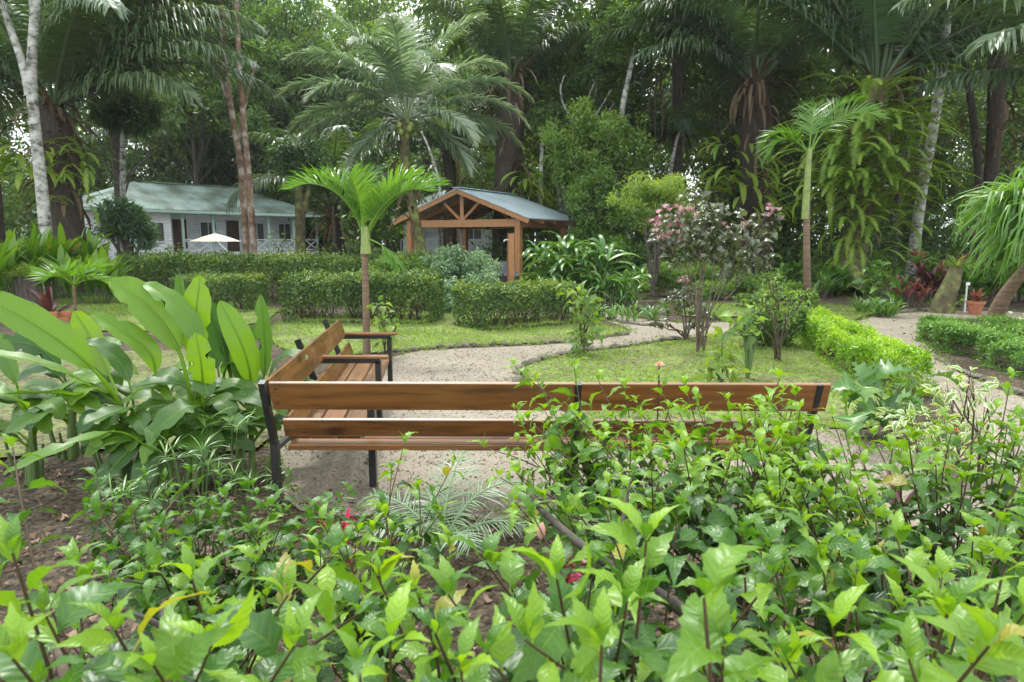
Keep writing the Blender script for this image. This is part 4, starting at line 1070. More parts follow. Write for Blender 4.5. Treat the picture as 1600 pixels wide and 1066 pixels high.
# ------------------------------------------------------------------ bushes, small trees
def bush(name, label, cat, base, clusters, mat, size, n, tm=DIA, parts=None, stemmat=None, stem_r=.02, shell=.35, group=None, upw=.6, tsp=.45, tint=.45, leafname='leaf', foliage='foliage', nstem=1, stem_limit=99, spread=.08):
    """clusters (px, py, Y, r): clumps; stems rise from the base to each clump; parts = leaf meshes when leaves are single objects"""
    base = A(base[0], base[1], 0); root = thing(name, label, cat, base, group)
    rng = np.random.default_rng(abs(hash_(label)) % 99991)
    C = np.array([at(c[0], c[1], c[2]) - base for c in clusters]); R = np.array([(c[3], c[3], c[3] * (c[4] if len(c) > 4 else .8)) for c in clusters])
    g = G()
    feet = [A(rng.uniform(-spread, spread), rng.uniform(-spread, spread), 0) for _ in range(nstem)]
    for i, c in enumerate(C[:stem_limit]):
        f = feet[i % nstem]; p1 = f + (c - f) * A(.25, .25, .45) + rng.normal(size=3) * .03
        g.tube([f, p1, (p1 + c) / 2 + rng.normal(size=3) * .04, c], [stem_r * 1.1, stem_r, stem_r * .7, stem_r * .35], 6)
        for _ in range(4):
            e = c + rsph(rng, 1)[0] * R[i] * .8; g.tube([(p1 + c) / 2, c * .5 + e * .5, e], [stem_r * .4, stem_r * .3, stem_r * .12], 4)
    part('stems', g.mesh('stems', stemmat or M['twig']), root)
    if parts is None:
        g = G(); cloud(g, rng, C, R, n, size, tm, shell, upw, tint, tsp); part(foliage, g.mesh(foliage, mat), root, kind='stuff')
    else:
        vol = (R.prod(1)) ** (2 / 3); vol /= vol.sum(); k = rng.choice(len(C), n, p=vol); d = rsph(rng, n)
        O = C[k] + d * (shell + (1 - shell) * rng.random((n, 1)) ** .6) * R[k]
        dr = nrm(d * A(1, 1, .4) + rng.normal(size=(n, 3)) * .4 + A(0, 0, -.1)); up = nrm(A(0, 0, 1) * upw + d * .4 + rng.normal(size=(n, 3)) * .3)
        s = size * rng.uniform(.6, 1.25, n); X, Y, Z = axes(dr, up, s)
        for i in range(min(n, 300)): part(leafname, parts[i % len(parts)], root, mtx(O[i], X[i], Y[i], Z[i]))
        if n > 300:
            g = G(); g.scatter(tm if tm is not DIA else MIDL, O[300:], X[300:], Y[300:], Z[300:], tint + tsp * (rng.random(n - 300) - .5)); part('foliage', g.mesh('foliage', mat), root, kind='stuff')
    return root, C, R, rng
def hash_(s):
    h = 7
    for ch in s: h = (h * 131 + ord(ch)) % 1000003
    return h
def leafset(tms, mat, tints=(.2, .45, .7), name='leaf'):
    out = []
    for tm in tms:
        for t in tints:
            g = G(); L = tm[2].copy(); L[:, 2] += t; g.add(tm[0], tm[1], L); out.append(g.mesh(name, mat))
    return out
LOBED = [leaf_tm(12, .38, .55, .3, .35 + .1 * k, .2, .6, .1, seed=30 + k) for k in range(3)]
OVAL = [leaf_tm(6, .24, 0, .3, .2 + .15 * k, .12, .75, .05, seed=40 + k) for k in range(3)]
LS = dict(clero=leafset([leaf_tm(7, .34, .06, .3, .4, .15, .55, .1)], M['clero']), mid=leafset([MIDL], M['tree_mid']), lite=leafset(OVAL, M['tree_lite']),
          lobed=leafset(LOBED[:2], M['strap'], (.3, .6)), croton=leafset(OVAL, M['limestrap'], (.1, .4)), varieg=leafset(HIB[:2], M['varieg'], (.3, .6)),
          blue=leafset(OVAL, M['blue']), pinkl=leafset([OVAL[0]], M['pinkleaf'], (.2, .5)), big=leafset([OVAL[1]], M['strap'], (.4, .75)), white=leafset([leaf_tm(6, .36, .03, .2, .2, .2, .5)], M['caladium'], (.3, .7)))

def petals(name, mat, n=9, tint=.5, L=1.0, w=.22):
    g = G(); r = np.random.default_rng(3)
    for k in range(n): strap(g, r, (0, 0, 0), 2 * math.pi * k / n + r.uniform(-.3, .3), r.uniform(10, 75), L, w, 40, 2, .2, tint + r.uniform(-.4, .4))
    return g.mesh(name, mat)
FL = dict(pink=petals('flower', M['pink'], 12), mag=petals('flower', M['magenta'], 7, L=1, w=.5), orange=None)
M['orange'] = leafmat('orange_bract', (.45, .10, .03), (.6, .2, .06), (.7, .35, .15), rough=.5, trans=.3); FL['orange'] = petals('flower', M['orange'], 6, L=1, w=.4)
M['salmon'] = leafmat('salmon_petal', (.55, .2, .16), (.7, .38, .3), (.78, .55, .48), rough=.5, trans=.3, tcol=(1.2, 1.1, 1)); FL['salmon'] = petals('flower', M['salmon'], 6, L=1, w=.7)

# the flowering glory tree in the middle of the garden
rt, C, R, rg = bush('flowering_shrub', 'tall shrub with purple-green leaves and masses of pink and white flowers', 'flowering shrub', gz(1090, 552),
     [(1065, 350, 10.2, .34), (1040, 372, 10.3, .26), (1100, 375, 10.3, .36), (1075, 405, 10.1, .30), (1135, 352, 10.2, .34), (1165, 375, 10.3, .34), (1195, 345, 10.4, .26), (1150, 410, 10.3, .30), (1105, 330, 10.4, .28), (1185, 400, 10.5, .24), (1085, 300, 10.6, .2)],
     M['clero'], .125, 620, leaf_tm(5, .34, .06, .3, .4, .15, .55), LS['clero'], M['twig'], .010, .15, nstem=3, spread=.14)
base = A(*gz(1090, 552))
for i, (px, py) in enumerate([(1030, 335), (1042, 330), (1052, 344), (1035, 350), (1022, 358), (1046, 362), (1060, 352), (1068, 338), (1075, 328), (1058, 326), (1028, 368), (1040, 374), (1056, 372), (1066, 364), (1024, 345), (1062, 380), (1086, 342), (1200, 327), (1205, 336), (1130, 352), (1168, 354)]):
    for k in range(3):
        p = at(px + rg.normal() * 4, py + rg.normal() * 4, 9.95 + rg.random() * .2) - base
        part('flower', FL['pink'], rt, Matrix.Translation(Vector(p)) @ Matrix.Rotation(rg.uniform(0, 6), 4, 'Z') @ Matrix.Scale(rg.uniform(.055, .1), 4))
rt, C, R, rg = bush('flowering_shrub', 'small leggy shrub with one pink flower head and dark drooping leaves', 'flowering shrub', gz(1077, 530), [(1068, 452, 11.2, .2), (1060, 470, 11.2, .22), (1085, 478, 11.0, .2), (1092, 500, 11, .16), (1040, 505, 10.6, .1), (1020, 500, 10.5, .12)],
     M['clero'], .12, 150, DIA, LS['clero'], M['twig'], .014, .2, nstem=3, spread=.12)
b2 = A(*gz(1077, 530))
for k in range(8): part('flower', FL['pink'], rt, Matrix.Translation(Vector(at(1068 + rg.normal() * 4, 441 + rg.normal() * 3, 11.0) - b2)) @ Matrix.Rotation(k, 4, 'Z') @ Matrix.Scale(.08, 4))

bush('leggy_shrub', 'thin upright shrub with several bare stems on the right of the lawn', 'shrub', gz(1209, 565), [(1195, 470, 8.7, .16), (1215, 455, 8.8, .2), (1240, 470, 8.8, .18), (1205, 430, 8.8, .14), (1185, 490, 8.7, .14), (1232, 495, 8.8, .16), (1255, 462, 8.9, .14)], M['tree_mid'], .06, 260, MIDL, LS['lite'], M['twig'], .012, .2, nstem=5, spread=.07)
bush('round_bush', 'dark rounded bush behind the leggy shrub on the lawn', 'bush', gz(1208, 535), [(1190, 505, 10.3, .3), (1215, 498, 10.4, .36), (1235, 510, 10.3, .28)], M['tree_mid'], .06, 4500, DIA, None, M['twig'], .012, .3)
bush('broad_leaf_plant', 'thick-stemmed green plant with upright broad pointed leaves on the lawn', 'plant', gz(1162, 592), [(1168, 502, 7.9, .14, 1.6), (1165, 520, 7.9, .13), (1150, 505, 7.9, .1), (1185, 515, 7.9, .1)], M['limestrap'], .2, 26, MIDL, LS['lite'], M['stemgreen'], .02, .1, upw=.1)
bush('croton', 'pale yellow-green croton beside the thick-stemmed plant on the lawn', 'plant', gz(1128, 600), [(1127, 545, 7.5, .14, 1.4), (1118, 575, 7.4, .14), (1140, 575, 7.4, .14), (1130, 595, 7.4, .12)], M['limestrap'], .16, 60, MIDL, LS['croton'], M['stemgreen'], .012, .2, upw=.2, nstem=4)
bush('sapling', 'small drooping-leaf sapling standing on the lawn kerb', 'sapling', gz(912, 553), [(905, 470, 9.6, .18), (915, 490, 9.6, .2), (898, 455, 9.7, .14), (918, 515, 9.5, .18), (905, 530, 9.5, .16), (885, 450, 9.7, .1), (925, 470, 9.6, .12)], M['tree_lite'], .15, 190, MIDL, LS['lite'], M['twig'], .012, .15, upw=.4)
bush('young_tree', 'glossy bright green sapling right beside the young palm trunk', 'sapling', gz(602, 556), [(592, 478, 9.3, .1), (600, 500, 9.3, .14), (608, 520, 9.3, .14), (596, 535, 9.3, .1), (618, 508, 9.3, .08)], M['tree_lite'], .16, 60, MIDL, LS['lite'], M['twig'], .01, .1)
bush('split_leaf_plant', 'dark glossy split-leaf plant rising behind the right end of the bench', 'plant', at(1385, 700, 5.4) * A(1, 1, 0), [(1350, 600, 5.3, .10, .5), (1400, 605, 5.5, .12, .5), (1370, 622, 5.3, .14, .5), (1425, 592, 5.5, .10, .5), (1340, 640, 5.2, .08), (1390, 650, 5.4, .1)], M['strap'], .24, 26, MIDL, LS['lobed'], M['stemgreen'], .012, .1, nstem=3)
bush('variegated_shrub', 'shrub with cream-edged variegated leaves in front of the gravel path', 'shrub', at(1475, 760, 4.6) * A(1, 1, 0), [(1420, 655, 4.5, .16, .6), (1460, 660, 4.6, .18, .6), (1500, 650, 4.6, .16, .7), (1470, 690, 4.5, .2, .6), (1430, 690, 4.5, .16), (1480, 610, 4.6, .12), (1510, 690, 4.6, .14)], M['varieg'], .095, 290, MIDL, LS['varieg'], M['twig'], .01, .2, nstem=3)
bush('variegated_shrub', 'single tall reddish stem with white-edged leaves reaching over the right path', 'shrub', at(1520, 780, 4.2) * A(1, 1, 0), [(1515, 590, 4.2, .09), (1540, 622, 4.2, .12, .5), (1508, 610, 4.2, .08), (1525, 660, 4.2, .08), (1530, 700, 4.2, .12)], M['varieg'], .11, 48, MIDL, LS['varieg'], M['stemred'], .007, .2)
rt, C, R, rg = bush('begonia', 'low plant with magenta flowers and reddish leaves by the path', 'flowering plant', gz(1540, 705), [(1530, 692, 5.5, .12, .4), (1560, 695, 5.5, .12, .4), (1500, 690, 5.5, .1, .4)], M['pinkleaf'], .07, 70, MIDL, LS['pinkl'], M['stemred'], .005, .3)
b2 = A(*gz(1540, 705))
for k in range(16): part('flower', FL['mag'], rt, Matrix.Translation(Vector(at(*( [(1525, 690), (1535, 693), (1545, 691), (1553, 694), (1565, 690)][k % 5] + rg.normal(size=2) * 2), 5.4) - b2)) @ Matrix.Scale(.02, 4))
f1 = single('hibiscus_flower', FL['mag'], 'small red flower on the variegated shrub near the path', 'flower', at(1494, 673, 4.4), sc=.022)

# silvery, trailing and leafy masses in front of the pavilion
bush('blue_green_bush', 'silvery blue-green leafy bush spilling between hedge and pavilion', 'bush', gz(735, 475), [(690, 440, 17, .55), (720, 425, 17.4, .6), (745, 415, 17.8, .5), (700, 470, 15.5, .5), (730, 462, 16, .55), (670, 455, 16, .4), (760, 440, 17, .4), (690, 412, 18, .4)], M['blue'], .11, 9000, MIDL, None, M['twig'], .02)
bush('leafy_bush', 'light green bush with fresh tips left of the silvery bush', 'bush', at(620, 470, 17.8) * A(1, 1, 0), [(600, 425, 17.8, .5), (640, 420, 17.8, .5), (575, 440, 17.2, .4), (650, 440, 17, .4)], M['tree_lite'], .09, 6000, DIA, None, M['twig'], .02)
bush('ficus_tree', 'dense small-leaved tree right of the pavilion roof', 'tree', at(945, 450, 24) * A(1, 1, 0), [(930, 330, 24, .9), (960, 350, 24, 1.0), (915, 300, 24.5, .8), (950, 290, 24.5, .8), (975, 320, 24.5, .7), (925, 375, 24, .8), (960, 395, 23.5, .8)], M['tree_mid'], .13, 15000, DIA, None, M['bark'], .06)
bush('yellow_green_tree', 'low tree with fresh yellow-green leaves above the pavilion roof', 'tree', at(900, 430, 26) * A(1, 1, 0), [(890, 220, 26, 1.1, .8), (930, 215, 26, 1.1, .8), (905, 250, 26, 1.1, .8), (950, 245, 26, 1.0, .8), (880, 270, 26, .8, .9), (985, 225, 26.5, .9, .8), (965, 205, 27, .9, .8), (925, 285, 26, .9), (990, 265, 26.5, .8)], M['tree_lite'], .15, 14000, DIA, None, M['bark'], .07)
bush('feathery_tree', 'feathery bright green acacia-like tree behind the pink flowers', 'tree', at(1020, 440, 19) * A(1, 1, 0), [(990, 305, 19, .6, .6), (1030, 292, 19, .7, .6), (1052, 305, 19, .6, .6), (1010, 325, 19, .6, .6), (1065, 330, 19, .5, .6), (1035, 345, 19, .5, .8)], M['tree_lite'], .12, 8000, NARROW, None, M['bark'], .04, tint=.7)
bush('leafy_tree', 'dark dense tree left of the coconut palm', 'tree', at(500, 430, 53) * A(1, 1, 0), [(470, 90, 54, 3.7), (420, 160, 54, 3.3), (500, 180, 54, 3.4), (450, 230, 53, 3.1), (520, 240, 53, 2.8), (400, 250, 54, 2.8), (480, 290, 53, 2.9), (540, 200, 53, 2.5), (430, 60, 55, 3.4), (540, 120, 54, 2.8), (520, 310, 52, 2.6), (560, 290, 52, 2.4), (530, 350, 52, 2.2), (570, 350, 51, 2.0), (330, 250, 60, 2.6), (345, 200, 60, 2.6), (310, 220, 60, 2.4)], M['tree_dark'], .36, 36000, DIA, None, M['bark'], .16)
bush('leafy_tree', 'broad vine-draped tree filling the gap right of the coconut palm', 'tree', at(890, 430, 33) * A(1, 1, 0), [(850, 70, 33, 2.4), (900, 110, 33, 2.2), (940, 70, 34, 2.0), (860, 150, 32, 1.8), (930, 160, 32, 1.8), (800, 60, 34, 2.0), (980, 130, 33, 1.6), (890, 190, 31, 1.3), (960, 20, 34, 2)], M['tree_mid'], .2, 26000, DIA, None, M['barkpale'], .13)
bush('leafy_tree', 'pale leafy tree behind the paired reddish trunks', 'tree', at(440, 430, 56) * A(1, 1, 0), [(400, 130, 50, 2.4), (380, 190, 50, 2.2), (440, 20, 51, 3.0), (370, 40, 51, 2.8), (420, 100, 50, 2.2)], M['tree_lite'], .3, 13000, DIA, None, M['bark'], .12, tint=.4)

# ------------------------------------------------------------------ strap-leaved plants
def strapset(mat, n, L, w, elev, bend, seed, seg=5, fold=.3, name='leaf', peak=.45):
    out = []
    for k in range(n):
        r = np.random.default_rng(seed * 31 + k); g = G()
        strap(g, r, (0, 0, 0), 0, r.uniform(*elev), L * r.uniform(.75, 1.2), w * r.uniform(.85, 1.15), r.uniform(*bend), seg, fold, r.uniform(.2, .8), twist=r.uniform(-.4, .4), peak=peak)
        out.append(g.mesh(name, mat))
    return out
def strap_plant(name, label, cat, base, pts, n, leaves, seed, group=None, stemmat=None, r=.015, jitter=.02, sc=(.8, 1.1)):
    """pts: list of crown points (local) the leaves spring from"""
    root = thing(name, label, cat, base, group); rg = random.Random(seed); g = G()
    pts = [A(*p) for p in pts]; pts2 = pts
    for p in pts:
        if p[2] > .05: g.tube([(p[0] * .6, p[1] * .6, 0), p * A(.85, .85, .6), p], [r * 1.2, r, r * .8], 6)
    if g.n: part('stem', g.mesh('stem', stemmat or M['twig']), root)
    for i in range(n):
        p = pts[i % len(pts)]; k = rg.uniform(*sc)
        o = Vector((p[0] + rg.uniform(-jitter, jitter), p[1] + rg.uniform(-jitter, jitter), p[2] - rg.random() * jitter * 2))
        part('leaf', leaves[rg.randrange(len(leaves))], root, Matrix.Translation(o) @ Matrix.Rotation(2.4 * i + rg.uniform(-.4, .4), 4, 'Z') @ Matrix.Scale(k, 4))
    return root
S = dict(big=strapset(M['strap'], 7, .8, .10, (20, 80), (60, 130), 1, 6), med=strapset(M['strap'], 6, .45, .05, (25, 80), (40, 110), 2), lime=strapset(M['limestrap'], 6, .4, .03, (10, 75), (50, 120), 3),
         red=strapset(M['red'], 6, .45, .055, (30, 80), (30, 90), 4), maroon=strapset(M['maroon'], 6, .5, .07, (25, 80), (30, 90), 5), grassy=strapset(M['strap'], 5, .5, .02, (50, 85), (30, 80), 6), pinkc=strapset(M['pinkleaf'], 5, .4, .05, (25, 80), (30, 90), 7),
         hel=strapset(M['banana'], 6, .9, .17, (45, 85), (20, 70), 8, 7, .2), wide=strapset(M['strap'], 5, .5, .16, (20, 80), (30, 90), 9, 6, .2))
rr = random.Random(4)
def P0(px, py): return gz(px, py)
def clump(k, rx, ry, z0, z1, seed):
    r_ = random.Random(seed); return [(r_.uniform(-rx, rx), r_.uniform(-ry, ry), r_.uniform(z0, z1)) for _ in range(k)]
strap_plant('ginger_clump', 'large dense clump of arching glossy leaves right of the pavilion post', 'plant', gz(895, 480), clump(60, .85, .5, .35, 1.45, 2), 290, S['big'], 1, stemmat=M['stemgreen'], r=.014)
strap_plant('ginger_clump', 'smaller darker arching-leaved clump spreading below the large ginger', 'plant', gz(955, 484), clump(30, .7, .4, .15, .75, 3), 150, S['big'], 2, stemmat=M['stemgreen'], sc=(.55, .85))
for i, (px, py) in enumerate([(925, 497), (950, 500), (975, 503), (1003, 497), (1030, 500), (1060, 492), (1095, 497), (1130, 500), (880, 486)]):
    strap_plant('border_plant', ['small strappy border plant nearest the short hedge', 'strappy border plant second along the bed beside the path', 'strappy border plant third along the bed beside the path', 'strappy border plant at the middle of the bed beside the path', 'strappy border plant just left of the leggy pink shrub', 'strappy border plant behind the leggy pink shrub', 'strappy border plant right of the leggy pink shrub', 'strappy border plant near the crossing of the gravel walks', 'strappy plant tucked under the ginger beside the short hedge'][i], 'plant', gz(px, py), clump(5, .25, .15, .0, .12, i), 34, S['med'], 10 + i, 'border plants along the far path', r=.008, sc=(.5, .9))
strap_plant('bromeliad', 'dark red bromeliad beside the brick edge at far left', 'plant', gz(78, 498), [(0, 0, .05)], 22, S['maroon'], 31, sc=(1.0, 1.5))
strap_plant('dracaena', 'yellowish strap-leaved dracaena on a thick grey trunk at far left', 'plant', gz(45, 482), [(0, 0, .75), (.1, .05, .85), (-.12, 0, .8), (.2, 0, .72), (-.25, .05, .65)], 110, S['lime'], 32, stemmat=M['bark'], r=.09)
for i, (px, Y, lb) in enumerate([(20, 18, 'tall leafy heliconia clump at the very left edge'), (75, 19, 'heliconia clump with orange bracts under the pale trunk'), (125, 19.5, 'heliconia clump in front of the cottage corner'), (150, 17.5, 'low heliconia clump before the cottage hedge'), (-30, 16.5, 'heliconia clump cut by the left picture edge')]):
    b = at(px, 470, Y) * A(1, 1, 0)
    rt = strap_plant('heliconia', lb, 'plant', b, clump(16, .7, .4, .2, 1.1 if i != 3 else .5, i + 50), 80, S['hel'], 40 + i, 'heliconias before the cottage', M['stemgreen'], .015)
    for k in range(5 if i != 3 else 0): part('flower', FL['orange'], rt, Matrix.Translation((rr.uniform(-.6, .6), -.3, rr.uniform(.9, 1.5))) @ Matrix.Scale(.12, 4))
for i, (px, Y, z, mt, lb) in enumerate([(1420, 17.0, .5, 'pinkc', 'pinkish cordyline in the bed beyond the right path'), (1480, 18.0, 1.0, 'pinkc', 'red-tipped cordyline above the mossy stump'), (1455, 18, .7, 'maroon', 'dark maroon cordyline between the pink ones'), (1500, 19, .9, 'wide', 'broad dark green plant right of the mossy stump'), (1390, 18.5, .7, 'med', 'narrow-leaved green plant left of the hanging pot'), (1300, 20, .6, 'wide', 'dark broad-leaved clump left of the fern-covered palm'), (1240, 21, .7, 'wide', 'dark leafy clump behind the slender palm trunk'), (1275, 19.5, .5, 'med', 'low dark clump at the foot of the slender palm'), (1530, 17, .8, 'wide', 'leafy clump behind the terracotta pot'), (1590, 18, .9, 'big', 'arching plant at the right edge behind the caladiums'), (1440, 20.5, 1.0, 'big', 'arching green plant behind the white leaning trunk'), (1560, 20, 1.1, 'hel', 'tall broad-leaved plant beyond the fan palm')]):
    strap_plant('bed_plant' if mt not in ('pinkc', 'maroon') else 'cordyline', lb, 'plant', at(px, 470, Y) * A(1, 1, 0), clump(9, .4, .3, .1, z, i + 70), 75, S[mt], 60 + i, 'plants in the right-hand bed', M['twig'], .015)
strap_plant('grass_clump', 'upright grassy clump at the bend of the right path', 'plant', gz(1350, 490), [(0, 0, 0), (.1, 0, 0), (-.1, .05, 0)], 60, S['grassy'], 81, sc=(.9, 1.3))
strap_plant('lily_clump', 'dense green lily clump at the near end of the right bed', 'plant', gz(1385, 496), clump(8, .25, .15, 0, .1, 5), 70, S['med'], 82)
bush('broad_leaf_plant', 'tall plant with large light green leaves beside the mossy palm trunk', 'plant', at(1362, 490, 16.5) * A(1, 1, 0), [(1352, 415, 16.5, .25), (1365, 430, 16.5, .3), (1350, 445, 16.5, .25), (1375, 455, 16.3, .3)], M['strap'], .38, 46, MIDL, LS['big'], M['stemgreen'], .02, .2, nstem=3)
strap_plant('agave', 'small blue-green spiky plant in front of the mossy stump', 'plant', gz(1458, 487), [(0, 0, .02)], 24, S['grassy'], 83, sc=(.7, .9))
bush('lettuce_plant', 'low pale green leafy plant left of the terracotta pot', 'plant', gz(1500, 487), [(1490, 478, 16.8, .3, .4), (1508, 470, 17, .3, .4), (1495, 465, 17, .25, .4)], M['tree_lite'], .15, 110, MIDL, LS['lite'], M['twig'], .01)
bush('caladium', 'patch of white-leaved caladiums at the right edge', 'plant', gz(1588, 517), [(1565, 505, 13, .2, .5), (1590, 500, 13, .22, .5), (1610, 505, 13, .2, .5), (1580, 510, 12.6, .2, .4)], M['caladium'], .17, 90, MIDL, LS['white'], M['stemgreen'], .008, nstem=6, spread=.3)
rt, C, R, rg = bush('shrub_clump', 'tangle of bare twigs and light leaves behind the lawn', 'shrub', gz(1150, 470), [(1140, 440, 19, .6, .5), (1180, 450, 19, .6, .5), (1110, 450, 19, .5, .5), (1205, 440, 19, .5, .5)], M['tree_lite'], .09, 5000, DIA, None, M['twig'], .02, nstem=4, spread=.6)
bush('shrub_clump', 'bright green low shrub between the lawn and the far bed', 'shrub', gz(1235, 480), [(1200, 462, 17, .35, .5), (1235, 458, 17, .4, .5), (1255, 470, 16.5, .3, .5), (1175, 470, 16.5, .3, .5)], M['tree_lite'], .09, 3600, DIA, None, M['twig'], .012, nstem=4, spread=.4)
bush('shrub_clump', 'yellow-green shrub under the flowering tree', 'shrub', at(1050, 470, 20) * A(1, 1, 0), [(1030, 430, 20, .6, .6), (1070, 435, 20, .6, .6), (1100, 425, 20.5, .6, .6), (1000, 445, 19.5, .5, .6)], M['tree_lite'], .1, 5200, DIA, None, M['twig'], .015, nstem=4, spread=.4)

# pots, stump, tag
def pot(label, loc, r, h, group=None):
    o = thing('terracotta_pot', label, 'flower pot', loc, group)
    g = G(); z = [0, h * .8, h * .8, h, h, h * .86]; rd = [r * .68, r * .95, r * 1.08, r * 1.1, r * .98, r * .94]
    g.tube([(0, 0, a) for a in z[:2]], rd[:2], 14); part('body', g.mesh('body', M['terracotta']), o)
    a = np.linspace(0, 2 * math.pi, 15)[:-1]; g = G()
    V = np.concatenate([[(rd[i] * math.cos(t), rd[i] * math.sin(t), z[i]) for t in a] for i in (2, 3, 4, 5)]); q = [(i * 14 + j, i * 14 + (j + 1) % 14, (i + 1) * 14 + (j + 1) % 14, (i + 1) * 14 + j) for i in range(3) for j in range(14)]
    g.add(V, np.array(q)); part('rim', g.mesh('rim', M['terracotta'], False), o)
    g = G(); g.tube([(0, 0, h * .8), (0, 0, h * .84)], rd[4] * .96, 12, cap=True); part('potting_soil', g.mesh('potting_soil', M['soil']), o)
    return o
pp = gz(1523, 492); pot('terracotta pot on the ground under the fan palm', pp, .17, .3)
strap_plant('potted_plant', 'reddish plant growing in the ground-standing terracotta pot', 'plant', pp + A(0, 0, .28), [(0, 0, 0)], 26, S['pinkc'], 90, sc=(.7, 1.0))
hp = at(1434, 396, 21.8); pot('terracotta pot hung on the white leaning trunk', hp + A(0, 0, -.2), .22, .26)
g = G(); g.tube([(0, 0, 0), (0, 0, .62)], .02, 5); g.box((0, -.03, .64), (.09, .01, .07)); single('plant_tag', g.mesh('plant_tag', M['whiteplastic'], False), 'white plant tag on a short stake beside the terracotta pot', 'tag', gz(1507, 488))
st = thing('tree_stump', 'mossy leaning stump with a yellow-green bromeliad on top', 'stump', gz(1470, 489))
g = G(); g.tube([(0, 0, -.05), (.05, 0, .3), (.2, 0, .75), (.25, 0, 1.0)], [.28, .22, .17, .13], 9, cap=True); part('trunk', g.mesh('trunk', M['barkmoss']), st)
strap_plant('bromeliad', 'yellow-green bromeliad sitting on the mossy stump', 'plant', gz(1470, 489) + A(.25, 0, 1.0), [(0, 0, 0)], 20, S['lime'], 91, sc=(.8, 1.1))
# brick edging by the red bromeliad
br = thing('brick_edging', 'short row of red bricks and stones round the bromeliad bed', 'brick edging', gz(105, 503))
g = G(); g.box((0, 0, 0), (.22, .11, .09)); BM_ = g.mesh('brick', M['brickmat'], False)
for k in range(9): part('brick', BM_, br, Matrix.Translation((-.5 + .24 * (k % 5), .04 * (k % 2) + rr.uniform(-.02, .02), .05 + .1 * (k // 5))) @ Matrix.Rotation(rr.uniform(-.15, .15), 4, 'Z'))

# ------------------------------------------------------------------ palms
def palm(name, label, cat, trunk, rad, specs, mat, trunkmat, seed, group=None, skirt=0, skirt_L=1.2, frondkw={}, name_f='frond', shaft=None, ry=None):
    """trunk: list of world points base..crown; specs: (yaw deg, elev, L, bend[, extra])"""
    trunk = np.array(trunk, float); b = trunk[0].copy(); b[2] = 0; root = thing(name, label, cat, b, group)
    g = G(); pts = smooth_open(trunk - b); s = np.linspace(0, 1, len(pts)); g.tube(pts, np.interp(s, np.linspace(0, 1, len(rad)), rad), 12); part('trunk', g.mesh('trunk', trunkmat), root)
    top = trunk[-1] - b; rng = np.random.default_rng(seed)
    for i, sp_ in enumerate(specs):
        yaw, el, L, bd = sp_[:4]; L = L * (1.0 if name == 'coconut_palm' else 1); kw = dict(frondkw); kw.update(sp_[4] if len(sp_) > 4 else {}); g = G()
        frond(g, np.random.default_rng(seed * 77 + i), (0, 0, 0), math.radians(yaw), el, L, bd, **kw)
        part(name_f, g.mesh(name_f, kw.get('mat_', mat)) if 'mat_' not in kw else None, root, Matrix.Translation(Vector(top + A(math.cos(math.radians(yaw)), math.sin(math.radians(yaw)), 0) * rad[-1] * .6)))
    if shaft:
        g = G(); g.tube([top - A(0, 0, shaft), top - A(0, 0, shaft * .5), top + A(0, 0, .12)], [rad[-1] * 1.7, rad[-1] * 1.5, rad[-1] * 1.25], 10); part('crownshaft', g.mesh('crownshaft', M['crownshaft']), root)
    if skirt:
        g = G()
        for k in range(skirt):
            y = rng.uniform(0, 2 * math.pi); f = rng.random() ** 1.3; q = trunk[-1] - b - A(0, 0, f * skirt_L * 1.6); r = rad[-1]
            i_ = np.interp(1 - f * .6, s, np.arange(len(pts))); c = pts[int(i_)]
            strap(g, rng, (c[0] + math.cos(y) * r * .9, c[1] + math.sin(y) * r * .9, c[2]), y, rng.uniform(-30, 75), skirt_L * rng.uniform(.5, 1.3), .12, rng.uniform(60, 130), 5, .3, rng.uniform(.1, .9), power=.8)
        part('dead_frond_stubs', g.mesh('dead_frond_stubs', M['dead']), root, kind='stuff')
    return root
def ringf(n, el, L, bd, seed, elj=8, y0=0, yaws=None):
    r = random.Random(seed); return [((yaws[i] if yaws else y0 + i * 137.5) % 360, el(i / n) + r.uniform(-elj, elj), L * r.uniform(.85, 1.1), bd(i / n) + r.uniform(-12, 12)) for i in range(n)]

KC = dict(n=90, ll=.85, lw=.052, hang=.42, vee=.25, s0=.2, seg=3, rr=.028, ang=(65, 25))
coco_t = at(634, 186, 21.5)
palm('coconut_palm', 'coconut palm with spreading crown in the middle of the picture', 'palm tree', [at(663, 415, 22) * A(1, 1, 0), at(661, 400, 22), at(648, 340, 21.8), at(638, 290, 21.6), at(632, 240, 21.5), coco_t], [.2, .17, .15, .14, .15, .17],
     [(185, 38, 3.9, 75), (170, 22, 3.9, 72), (200, 8, 3.2, 60), (205, 55, 3.9, 85), (150, 62, 3.9, 75), (0, 42, 4.1, 88), (-12, 26, 3.9, 80), (8, 12, 3.6, 62), (25, 58, 3.9, 75), (95, 78, 4.0, 40), (80, 70, 4.0, 70), (270, 74, 3.6, 85), (250, 66, 3.4, 95), (300, 50, 3.2, 90), (225, 35, 3.4, 85), (60, 50, 3.8, 70), (130, 40, 3.6, 70), (-40, 10, 3.0, 75), (180, 74, 4.0, 60), (10, 76, 4.0, 60), (330, -15, 2.8, 60), (215, -25, 2.4, 50)],
     M['coco'], M['barkmoss'], 3, skirt=26, skirt_L=.8, frondkw=KC)
